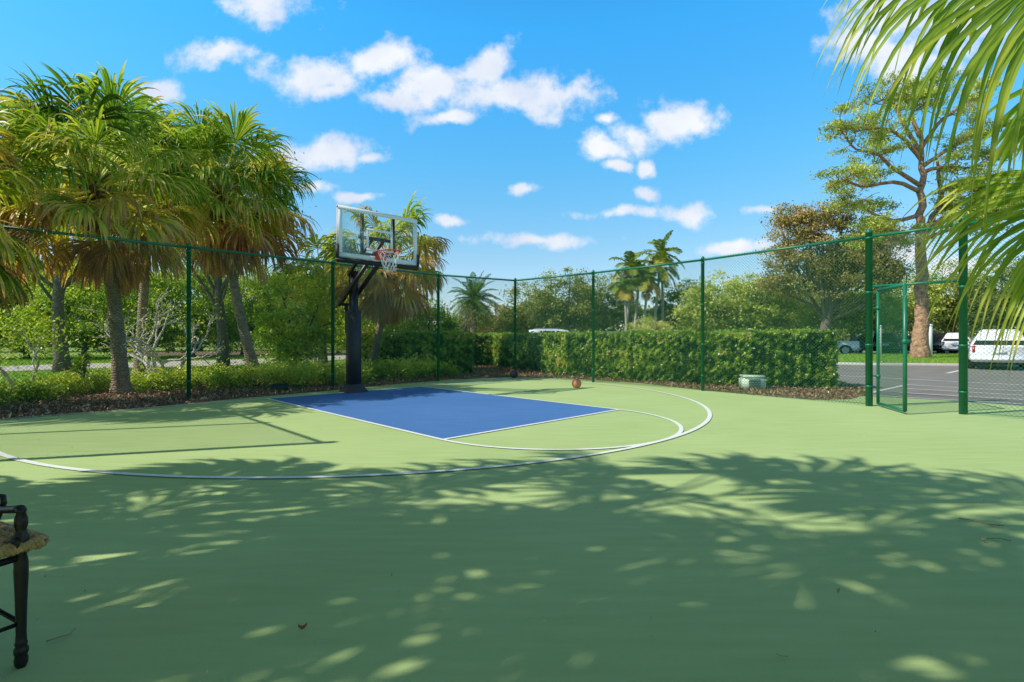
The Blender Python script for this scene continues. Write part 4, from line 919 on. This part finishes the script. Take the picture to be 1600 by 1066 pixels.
# the big open oak
b = D(1292, 36)
clump_tree('oak_tree', 'big open-crowned oak with brown-green leaves left of the gate', 'tree', b, [(b[0], b[1], 6.2, 4.2, 3.2, 2.6), (b[0] - 1.6, b[1], 9.2, 2.6, 2.2, 2.2), (b[0] + 2.6, b[1], 7.6, 2.6, 2.2, 2.2), (b[0] - 3.0, b[1], 7.4, 1.6, 1.6, 1.3), (b[0] + .6, b[1], 9.9, 1.5, 1.3, 1.1), (b[0] + 3.6, b[1], 8.6, 1.8, 1.5, 1.3), (b[0] + 4.2, b[1], 6.0, 1.8, 1.6, 1.6), (b[0] - 3.6, b[1], 5.0, 1.5, 1.5, 1.2)], M['brown'], M['bark'], .32, ncl=420, per=105, lsize=.19, csize=.6, limbs=44, tintb=.6, trunk_top=5.0, shell=.25)

# tall open tree with orange flaking bark behind the gate
b = D(1438, 29.2); t = thing('orange_barked_tree', 'tall open tree with orange flaking trunk and yellow-green tufts behind the gate', 'tree', (b[0], b[1], 0))
m = MB(); tips = []; x0, y0 = b
def PZ(px, py, dy=0): x, y = D(px, 29.2 + dy); return (x, y, ZH(py, 29.2 + dy))
def limb(pts, r0, r1, n=14):
    P = np.array(pts, float); s = np.linspace(0, len(P) - 1, n); i = np.minimum(s.astype(int), len(P) - 2); f = (s - i)[:, None]; f = f
    # Catmull-Rom through the points
    Pe = np.vstack([2 * P[0] - P[1], P, 2 * P[-1] - P[-2]]); a, b_, c, d = Pe[i], Pe[i + 1], Pe[i + 2], Pe[i + 3]
    Q = .5 * (2 * b_ + (c - a) * f + (2 * a - 5 * b_ + 4 * c - d) * f ** 2 + (3 * b_ - a - 3 * c + d) * f ** 3)
    Q[1:-1] += rng.normal(0, r0 * .12, (n - 2, 3)); return Q, np.linspace(r0, r1, n)
tr_ = MB(); Q, rr_ = limb([PZ(1438, 568), PZ(1439, 500), PZ(1440, 430), PZ(1438, 385), PZ(1438, 340), PZ(1440, 290), PZ(1442, 245), PZ(1438, 200)], .36, .09, 30)
rr_ = rr_ + .22 * np.exp(-np.linspace(0, 1, 30) * 16); tr_.tube(Q, rr_, 14)
Q2, r2 = limb([PZ(1440, 368), PZ(1455, 345, .2), PZ(1470, 315, .4), PZ(1468, 280, .5), PZ(1462, 240, .6)], .22, .06, 14); tr_.tube(Q2, r2, 10)
tr_.build('trunk', M['barkorange'], t, smooth=True)
LB = [[(1438, 300), (1400, 285), (1350, 292), (1318, 282), (1295, 292)], [(1438, 290), (1395, 262), (1370, 240), (1335, 232), (1318, 205)], [(1440, 335), (1400, 345), (1365, 335), (1340, 320), (1310, 325)], [(1442, 260), (1480, 235), (1520, 215), (1565, 205)],
      [(1468, 300), (1500, 290), (1540, 300), (1575, 290)], [(1440, 250), (1410, 215), (1380, 200), (1340, 205)], [(1440, 230), (1470, 190), (1510, 160), (1540, 140)], [(1438, 215), (1425, 180), (1440, 150), (1465, 132)], [(1450, 362), (1480, 335), (1520, 330), (1555, 318)],
      [(1444, 375), (1480, 360), (1515, 352), (1545, 362)], [(1440, 270), (1470, 262), (1515, 262), (1560, 250)], [(1438, 240), (1405, 180), (1390, 155), (1360, 165)], [(1468, 330), (1500, 310), (1530, 322), (1560, 335)], [(1439, 350), (1405, 372), (1380, 375), (1350, 362)]]
m = MB()
for lb in LB:
    q = rng.uniform(-2.5, 2.5); pts = [PZ(p[0], p[1], q * i / (len(lb) - 1)) for i, p in enumerate(lb)]
    Q, r_ = limb(pts, .13, .03, 12); m.tube(Q, r_, 7)
    for j in range(4, 12, 1):
        for _ in range(2):
            dv = rng.normal(0, 1, 3); dv[2] = abs(dv[2]) * .6; dv /= np.linalg.norm(dv)
            branching(m, Q[j], dv, rng.uniform(.5, .95), .03, 1, tips, .7, .1, .7, (2, 2), .25, 3)
m.build('limbs', M['barkorange'], t, smooth=True)
tips = np.array(tips); sel = rng.choice(len(tips), int(len(tips) * .75), replace=False); k = np.repeat(sel, 110); n_ = len(k)
m = MB(); m.leaves(tips[k] + rng.normal(0, 1, (n_, 3)) * np.array([.26, .26, .10]), .21, np.clip(.62 + rng.normal(0, .16, len(tips))[k] + rng.normal(0, .1, n_), .2, 1), asp=.3, up=.8); m.build('foliage', M['olive'], t)

# distant woodland that closes the horizon
m = MB(); n_ = 60000; a = rng.uniform(-1.2, 1.2, n_); dd = rng.uniform(72, 90, n_); xx = a * dd
top = 4.6 + 1.3 * np.sin(xx * .11) + .9 * np.sin(xx * .31 + 1) + .5 * np.sin(xx * .83); zz = top * rng.uniform(0, 1, n_) ** .8
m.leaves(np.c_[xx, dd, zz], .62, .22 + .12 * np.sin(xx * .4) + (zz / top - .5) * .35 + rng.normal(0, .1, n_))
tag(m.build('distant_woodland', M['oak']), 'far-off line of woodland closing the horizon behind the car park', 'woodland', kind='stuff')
# ------------------------------------------------------------------ vehicles
def loft(mb, secs):
    n = len(secs[0]); V = np.concatenate([np.array(s, float) for s in secs]); m_ = len(secs)
    i, j = np.meshgrid(np.arange(m_ - 1), np.arange(n), indexing='ij'); j2 = (j + 1) % n
    F = np.stack([i * n + j, (i + 1) * n + j, (i + 1) * n + j2, i * n + j2], -1).reshape(-1, 4)
    mb.add(V, [F, np.arange(n)[None], (np.arange(n) + (m_ - 1) * n)[::-1][None]])
def car(label, pos, rz, paint, kind='suv', group=None, name=None, detail=True):
    """x runs from the tail (0) to the nose (L)"""
    Lc, Wd = (4.7, .95) if kind != 'sedan' else (4.6, .9)
    t = thing(name or {'suv': 'parked_suv', 'sedan': 'parked_car', 'van': 'parked_van', 'pickup': 'pickup_truck'}[kind], label, {'suv': 'suv', 'sedan': 'car', 'van': 'van', 'pickup': 'pickup truck'}[kind], (pos[0], pos[1], 0), rz, group)
    zb, zm, zs = .32, .62, .95
    if kind == 'suv': st = [(0, .90, .96), (.06, .98, .99), (.10, 1.0, 1.02), (.42, 1.66, 1.02), (.8, 1.71, 1.03), (2.2, 1.72, 1.03), (2.75, 1.66, 1.02), (3.45, 1.10, 1.05), (4.2, 1.04, 1.0), (4.62, .92, .9), (4.7, .75, .74)]
    elif kind == 'van': st = [(0, .95, 1.0), (.08, 1.05, 1.06), (.22, 1.88, 1.06), (.8, 1.93, 1.08), (2.6, 1.93, 1.08), (3.1, 1.85, 1.06), (3.85, 1.15, 1.08), (4.4, 1.0, .98), (4.62, .9, .88), (4.7, .75, .74)]
    elif kind == 'pickup': st = [(0, 1.02, 1.0), (.05, 1.05, 1.02), (1.55, 1.06, 1.03), (1.62, 1.10, 1.04), (1.85, 1.72, 1.04), (2.1, 1.78, 1.05), (2.7, 1.76, 1.05), (3.35, 1.14, 1.06), (4.2, 1.06, 1.02), (4.62, .95, .92), (4.7, .78, .76)]
    else: st = [(0, .82, .84), (.08, .98, .96), (.7, 1.03, .98), (1.25, 1.38, .96), (1.7, 1.44, .95), (2.4, 1.44, .94), (2.8, 1.36, .93), (3.5, .96, .92), (4.2, .86, .85), (4.52, .72, .70), (4.6, .6, .6)]
    secs = []; hw = lambda x: Wd * (1 - .10 * max(0, 1 - x / .35) ** 2 - .16 * max(0, (x - Lc + .7) / .7) ** 2)
    for x, zr, zbelt in st:
        w = hw(x); g = max(0, zr - zbelt); wr = w * (1 - (.36 if kind == 'suv' else .20) * min(1, g / .65)); zl = zb + (.12 if x < .02 or x > Lc - .02 else 0)
        secs.append([(x, -w * .9, zl), (x, -w, zl + .12), (x, -w * 1.0, zm), (x, -w * .975, zbelt - .02), (x, -w * .955, zbelt), (x, -wr, max(zr - .07, zbelt + .001)), (x, -wr * .86, max(zr, zbelt + .002)),
                     (x, wr * .86, max(zr, zbelt + .002)), (x, wr, max(zr - .07, zbelt + .001)), (x, w * .955, zbelt), (x, w * .975, zbelt - .02), (x, w, zm), (x, w, zl + .12), (x, w * .9, zl)])
    m = MB(); loft(m, secs); body = m.build('body', paint, t, local=True)
    S = np.array(secs)
    # glass laid 6 mm proud of the greenhouse
    roof = [i for i, s in enumerate(st) if s[1] - s[2] > .35]; r0, r1 = roof[0], roof[-1]
    def quad(mb, a, b, c, d, ins=.12, off=.006):
        a, b, c, d = map(lambda v: np.array(v, float), (a, b, c, d)); ce = (a + b + c + d) / 4; n = np.cross(b - a, d - a); n /= np.linalg.norm(n) + 1e-9
        V = [p + (ce - p) / np.linalg.norm(ce - p) * min(ins * .5, .07) + n * off for p in (a, b, c, d)]; mb.add(V, np.array([[0, 1, 2, 3]]))
    def side(x0, x1, sg):
        # window outline on the side of the greenhouse between stations
        xs_ = np.array([s[0] for s in st]); 
        def lvl(x, k): return np.array([x, np.interp(x, xs_, np.abs(S[:, k, 1])) * sg, np.interp(x, xs_, S[:, k, 2])])
        f0, f1 = x0, x1
        return lvl(f0[0], 4), lvl(f1[0], 4), lvl(f1[1], 5), lvl(f0[1], 5)
    xr0, xr1 = st[r0][0], st[r1][0]; xb = st[r0 - 1][0]; xf = st[r1 + 1][0]; cuts = np.linspace(xr0 + .02, xr1, 4 if kind in ('suv', 'van') else 3)
    for sg in (-1, 1):
        for i in range(len(cuts) - 1):
            lo0 = cuts[i] if i else xr0 - (xr0 - xb) * .55; lo1 = cuts[i + 1] if i < len(cuts) - 2 else xr1 + (xf - xr1) * .72
            a, b, c, d = side((lo0, cuts[i]), (lo1, cuts[i + 1]), sg); m = MB()
            if sg < 0: quad(m, a, b, c, d)
            else: quad(m, b, a, d, c)
            m.build('side_window', M['carglass'], t, local=True)
    m = MB(); quad(m, S[r1][8 - 0], S[r1][5], S[r1 + 1][4], S[r1 + 1][9], off=.01); quad(m, S[r1][5], S[r1][8], S[r1 + 1][9], S[r1 + 1][4], off=.01); m.build('windscreen', M['carglass'], t, local=True)
    m = MB(); quad(m, S[r0 - 1][4], S[r0 - 1][9], S[r0][8], S[r0][5], off=.012); quad(m, S[r0 - 1][9], S[r0 - 1][4], S[r0][5], S[r0][8], off=.012)
    m.build('rear_window', M['carglass'], t, local=True)
    rw = .37 if kind != 'sedan' else .33; wx = (.85, Lc - .88)
    for x in wx:
        for sg in (-1, 1):
            m = MB(); rotM = Matrix.Rotation(R(90), 3, 'X')
            def lat(prof, mm):
                tmp = MB(); tmp.lathe(prof, (0, 0, 0), 24); V = tmp.V[0]; V = np.c_[V[:, 0], -V[:, 2] * 1.0, V[:, 1]]
                V[:, 1] = V[:, 1] + 0; V = V + np.array([x, sg * (Wd - .10), rw]); mm.add(V, [f for fs in tmp.F.values() for f in fs])
            lat([(rw * .62, -.11), (rw * .95, -.125), (rw, -.09), (rw, .09), (rw * .95, .125), (rw * .62, .11)], m); wheel = m.build('wheel', M['tyre'], t, local=True)
            m = MB(); lat([(.01, -.118), (rw * .25, -.125), (rw * .58, -.112), (rw * .64, -.12), (rw * .64, .12), (rw * .58, .112), (rw * .25, .125), (.01, .118)], m); m.build('rim', M['alloy'], wheel, local=True)
    for sg in (-1, 1):   # dark wheel arches and lamps
        for x in wx:
            m = MB(); ang = np.linspace(0, math.pi, 14); V = [(x + math.cos(a) * (rw + .07), sg * (Wd + .004), rw - .04 + math.sin(a) * (rw + .07)) for a in ang]
            m.add(V, np.arange(14)[None] if sg < 0 else np.arange(14)[::-1][None])
            m.build('wheel_arch', M['trim'], t, local=True)
        m = MB(); zt = .98 if kind == 'suv' else .86
        if kind == 'pickup' or kind == 'suv' or kind == 'van': m.box((.03, sg * .78, .86), (.09, .13, .30), bev=.02)
        else: m.box((.05, sg * .66, .78), (.10, .26, .15), bev=.02)
        m.build('tail_light', M['tail'], t, local=True)
        m = MB(); m.box((Lc - .12, sg * .66, .74), (.16, .28, .13), bev=.03); m.build('headlight', M['lamp'], t, local=True)
        m = MB(); m.box((xf - .55, sg * (Wd + .06), 1.06), (.12, .18, .13), bev=.03); m.build('mirror', paint, t, local=True)
    m = MB(); m.box((.0, 0, .46), (.16, Wd * 1.86, .20), bev=.04); m.build('rear_bumper', paint if kind != 'pickup' else M['alloy'], t, local=True)
    m = MB(); m.box((Lc - .05, 0, .44), (.18, Wd * 1.7, .24), bev=.05); m.build('front_bumper', paint, t, local=True)
    m = MB(); m.box((-.03 if kind != 'sedan' else -.01, 0, .74), (.02, .42, .13), bev=.004); m.build('plate', M['plate'], t, local=True)
    if kind in ('suv', 'van'):
        for sg in (-1, 1):
            m = MB(); m.tube([(.7, sg * .58, 1.68 if kind == 'suv' else 1.9), (.78, sg * .58, 1.78 if kind == 'suv' else 2.0), (2.4, sg * .58, 1.78 if kind == 'suv' else 2.0), (2.55, sg * .58, 1.68 if kind == 'suv' else 1.9)], .018, 6); m.build('roof_rail', M['trim'] if kind == 'suv' else M['alloy'], t, local=True)
    m = MB(); m.box((Lc / 2, 0, .30), (Lc * .86, Wd * 1.6, .14)); m.build('underbody', M['trim'], t, local=True)
    return t
P_ = math.pi
sv = car('white off-road wagon seen from behind, parked in the car park right of the gate', D(1562, 19.6), P_ / 2 - .74, M['carwhite'], 'suv')
sv.scale = (.95, .95, .93)
car('white pickup truck parked beyond the end of the hedge, tail to the right', D(1343, 38.8), P_ - .62, M['carwhite'], 'pickup')
car('black car parked between the white pickup and the gate', D(1384, 40.2), P_ * .38, M['carblack'], 'suv')
car('dark blue-grey wagon seen through the mesh of the open gate', D(1412, 41), P_ * .70, M['carblue'], 'suv')
car('black car partly behind the orange-barked trunk', D(1434, 40.6), P_ * .34, M['carblack'], 'sedan')
car('white car just right of the orange-barked trunk', D(1452, 42), P_ * .3, M['carwhite'], 'suv')
car('black wagon between two white cars right of the orange-barked trunk', D(1472, 40.6), P_ * .3, M['carblack'], 'suv')
car('white hatchback at the left side of the right gate post', D(1494, 40.0), P_ * .27, M['carwhite'], 'suv')
car('silver car hidden behind the hanging fronds near the gate post', D(1540, 41.0), P_ * .27, M['carsilver'], 'sedan')
car('long white van whose roof shows above the hedge beside the corner post', D(822, 38.5), .03, M['carwhite'], 'van')
car('silver car whose roof shows above the hedge left of the second fence post', D(905, 34.5), .05, M['carsilver'], 'suv')
car('dark car whose roof shows above the hedge right of the second fence post', D(955, 39), .08, M['carblue'], 'suv')
car('white car whose roof shows above the hedge under the slender palms', D(1003, 44), .3, M['carwhite'], 'suv')
def pole(label, px, d, h, r):
    x, y = D(px, d); t = thing('bollard', label, 'post', (x, y, 0))
    m = MB(); m.lathe([(r, -.1), (r, h - .02), (r * .8, h)], (0, 0, 0), 12); m.build('shaft', M['whitepost'], t, local=True)
    m = MB(); m.lathe([(r * 1.25, h - .01), (r * 1.25, h + .04), (r * .6, h + .10)], (0, 0, 0), 12); m.build('cap', M['whitepost'], t, local=True)
pole('white post standing behind the open gate leaf', 1374, 33, 2.0, .13)
pole('white post above the hedge left of the big oak trunk', 1171, 38, 1.9, .15)
pole('white post above the hedge right of the slender palms', 1057, 38, 1.8, .16)
pole('white post between the trees right of the orange-barked trunk', 1453, 34, 2.1, .14)

# ------------------------------------------------------------------ wrought iron chair at the lower left
lx, ly = G(33, 1047)
t = thing('garden_chair', 'black wrought iron armchair with woven seat at the lower left corner', 'chair', (lx - .27, ly + .05, .012))
prof = [(.016, .0), (.022, .012), (.024, .03), (.020, .045), (.0245, .055), (.0245, .07), (.018, .08), (.022, .088), (.019, .097), (.0175, .13), (.020, .25), (.0245, .36), (.0235, .40), (.018, .425), (.021, .43), (.018, .437)]
top_ = [(.021, .44), (.026, .455), (.026, .495), (.019, .51), (.018, .52), (.023, .535), (.0225, .56), (.015, .583), (.020, .588), (.016, .60)]
sx_ = .52
def leg(x, y, full=True):
    m = MB(); m.lathe([(r_ * .86, z_ * .96 + .012) for r_, z_ in (prof + top_ if full else prof)], (x, y, 0), 20); return m
legs = [(lx, ly), (lx - .21, ly - .45), (lx - .45, ly + .21), (lx - .66, ly - .24)]
for i, (x, y) in enumerate(legs): leg(x, y).build('leg', M['iron'], t, smooth=True)
m = MB()
def seatpt(a, b): 
    A = np.array(legs[0]) * (1 - a) * (1 - b) + np.array(legs[1]) * (1 - a) * b + np.array(legs[2]) * a * (1 - b) + np.array(legs[3]) * a * b; return A
zc = .445
for (a, b) in ((0, 1), (0, 2), (1, 3), (2, 3)):
    p, q = legs[a], legs[b]; m.rod((*p, zc - .035), (*q, zc - .035), .013, 8); m.rod((*p, .17), (*q, .19), .008, 8)
m.build('seat_frame', M['iron'], t, smooth=True)
# medallion on the leg block
m = MB(); tmp = MB(); tmp.lathe([(.001, 0), (.012, .0), (.020, .004), (.022, .010), (.019, .012)], (0, 0, 0), 16); V = tmp.V[0]; V = np.c_[V[:, 0], -V[:, 2] - .020, V[:, 1]] + np.array([lx, ly, .468]); m.add(V, [f for fs in tmp.F.values() for f in fs]); m.build('medallion', M['iron'], t, smooth=True)
# woven seat: basket weave of real strands over a slab, roll-edged
m = MB(); n_ = 17
cs = [np.array(legs[0]) + [.038, .045], np.array(legs[2]) + [-.02, .06], np.array(legs[3]) + [-.05, .03], np.array(legs[1]) + [-.035, .03]]
for i in range(n_):
    f = (i + .5) / n_
    for (p0, p1, q0, q1, ph) in ((cs[0], cs[3], cs[1], cs[2], 0), (cs[0], cs[1], cs[3], cs[2], 1)):
        a = p0 + (p1 - p0) * f; b = q0 + (q1 - q0) * f; s = np.linspace(0, 1, n_ * 2 + 1)
        zz = zc + .012 + .011 * np.sin(s * math.pi * n_ + math.pi * (i + ph)) 
        P = np.c_[a[0] + (b[0] - a[0]) * s, a[1] + (b[1] - a[1]) * s, zz]
        m.tube(P, .0125, 6)
for a, b in ((0, 1), (1, 2), (2, 3), (3, 0)):
    s = np.linspace(0, 1, 60); P = np.c_[cs[a][0] + (cs[b][0] - cs[a][0]) * s, cs[a][1] + (cs[b][1] - cs[a][1]) * s, np.full(60, zc + .005)]
    for ph in range(4):
        o_ = s * 70 + ph * math.pi / 2; nrm = np.array([-(cs[b] - cs[a])[1], (cs[b] - cs[a])[0]]); nrm /= np.linalg.norm(nrm)
        m.tube(P + np.c_[np.cos(o_) * .015 * nrm[0], np.cos(o_) * .015 * nrm[1], np.sin(o_) * .018], .0085, 6)
m.build('woven_seat', M['wicker'], t, smooth=True)
for (fr_, bk_) in ((0, 1), (2, 3)):
    pass
# flat arm from the front finial back to the seat back, with the scroll at its end
def armrail(front, rear):
    f = np.array([*front, .585]); r_ = np.array([*rear, .595]); P = []
    for s in np.linspace(0, 1, 16): P.append(f + (r_ - f) * s + np.array([0, 0, -.035 * math.sin(s * math.pi) + .0]))
    m = MB(); m.tube(P, .014, 8); return m
armrail(legs[0], legs[2]).build('arm', M['iron'], t, smooth=True)
armrail(legs[1], legs[3]).build('arm', M['iron'], t, smooth=True)
m = MB(); a = np.linspace(0, 1, 12)
for q in (0, 1):
    bx, by = legs[2 + q]; m.tube([(bx, by, .58), (bx - .03, by, .75), (bx - .09, by, .95)], .015, 8)
bx, by = legs[2]; ex, ey = legs[3]; m.tube([(bx - .09, by, .95), ((bx + ex) / 2 - .12, (by + ey) / 2, 1.0), (ex - .09, ey, .95)], .015, 8)
for s in np.linspace(.12, .88, 6): m.tube([(bx + (ex - bx) * s - .01, by + (ey - by) * s, .46), (bx + (ex - bx) * s - .09, by + (ey - by) * s, .97)], .007, 6)
m.build('backrest', M['iron'], t, smooth=True)
hx, hy = G(4, 1000); d_ = 1.95
m = MB(); m.tube([W3(-30, 870, d_), W3(-6, 815, d_), W3(6, 786, d_), W3(5, 776, d_), W3(-8, 774, d_), W3(-30, 790, d_)], .010, 8); m.build('arm_scroll', M['iron'], t, smooth=True)

# ------------------------------------------------------------------ small litter on the court
def litter(name, label, cat, pts, r, m_):
    m = MB(); m.tube(pts, r, 6); return tag(m.build(name, m_), label, cat)
def gpts(*p, z=.022): return [(*G(x, y), z + (0.004 * i % .008)) for i, (x, y) in enumerate(p)]
litter('twig', 'dry brown twig on the shaded court at lower left', 'twig', gpts((72, 1011), (92, 1006), (108, 1000), (118, 992)), .0028, M['twig'])
litter('twig', 'long thin twig on the shaded court at right', 'twig', gpts((1498, 815), (1525, 820), (1548, 825), (1568, 828)), .004, M['twig'])
litter('twig', 'short thin stem beside the curled pale leaf at right', 'twig', gpts((1542, 847), (1560, 848), (1580, 851)), .003, M['twig'])
def leaf(label, px, py, L_, w_, rot, tint, curl=.012):
    x, y = G(px, py); m = MB(); s = np.linspace(0, 1, 7); c_, s_ = math.cos(rot), math.sin(rot); V = []
    for q in s:
        ww = w_ * math.sin(math.pi * min(max(q, .04), .97)) ** .7; u = (q - .5) * L_
        for k_ in (-1, 0, 1): V.append((x + c_ * u - s_ * ww * k_, y + s_ * u + c_ * ww * k_, .020 + curl * abs(k_) + curl * 1.2 * (2 * q - 1) ** 2))
    i = np.arange(6)[:, None] * 3; m.add(V, np.concatenate([i + np.array([[0, 1, 4, 3]]), i + np.array([[1, 2, 5, 4]])]), tint)
    tag(m.build('fallen_leaf', M['deadleaf']), label, 'leaf')
leaf('small reddish-brown curled leaf on the court, lower centre-left', 473, 991, .035, .007, .4, .05)
leaf('curled pale brown leaf on the court at far right', 1535, 851, .05, .007, 1.3, .8)
leaf('pale scrap of leaf on the court near the chair leg', 71, 908, .03, .006, .3, 1)
leaf('thin pale leaf on the court behind the chair seat', 110, 835, .045, .003, .5, .9, .003)
leaf('tiny pale leaf on the court in line with the chair arm', 90, 805, .035, .004, 1.0, .9, .003)
leaf('small brown leaf lying in the shade right of centre', 1310, 933, .02, .005, .3, .5)
leaf('small grey leaf lying in the shade at lower right', 1222, 1034, .04, .003, -.4, .7, .003)
leaf('small dark leaf on the sunlit court below the key', 1075, 728, .03, .008, .6, .1, .004)
m = MB(); n_ = 700; xx = rng.uniform(-7, 7, n_); yy_ = rng.uniform(1.6, 9, n_); k = inpoly(xx, yy_, cpoly); xx, yy_ = xx[k], yy_[k]
m.leaves(np.c_[xx, yy_, np.full(len(xx), .0225)], .015, rng.uniform(0, 1, len(xx)), up=8, asp=.4)
tag(m.build('leaf_crumbs', M['deadleaf']), 'tiny crumbs of leaf and grit strewn over the court paint', 'debris', kind='stuff')
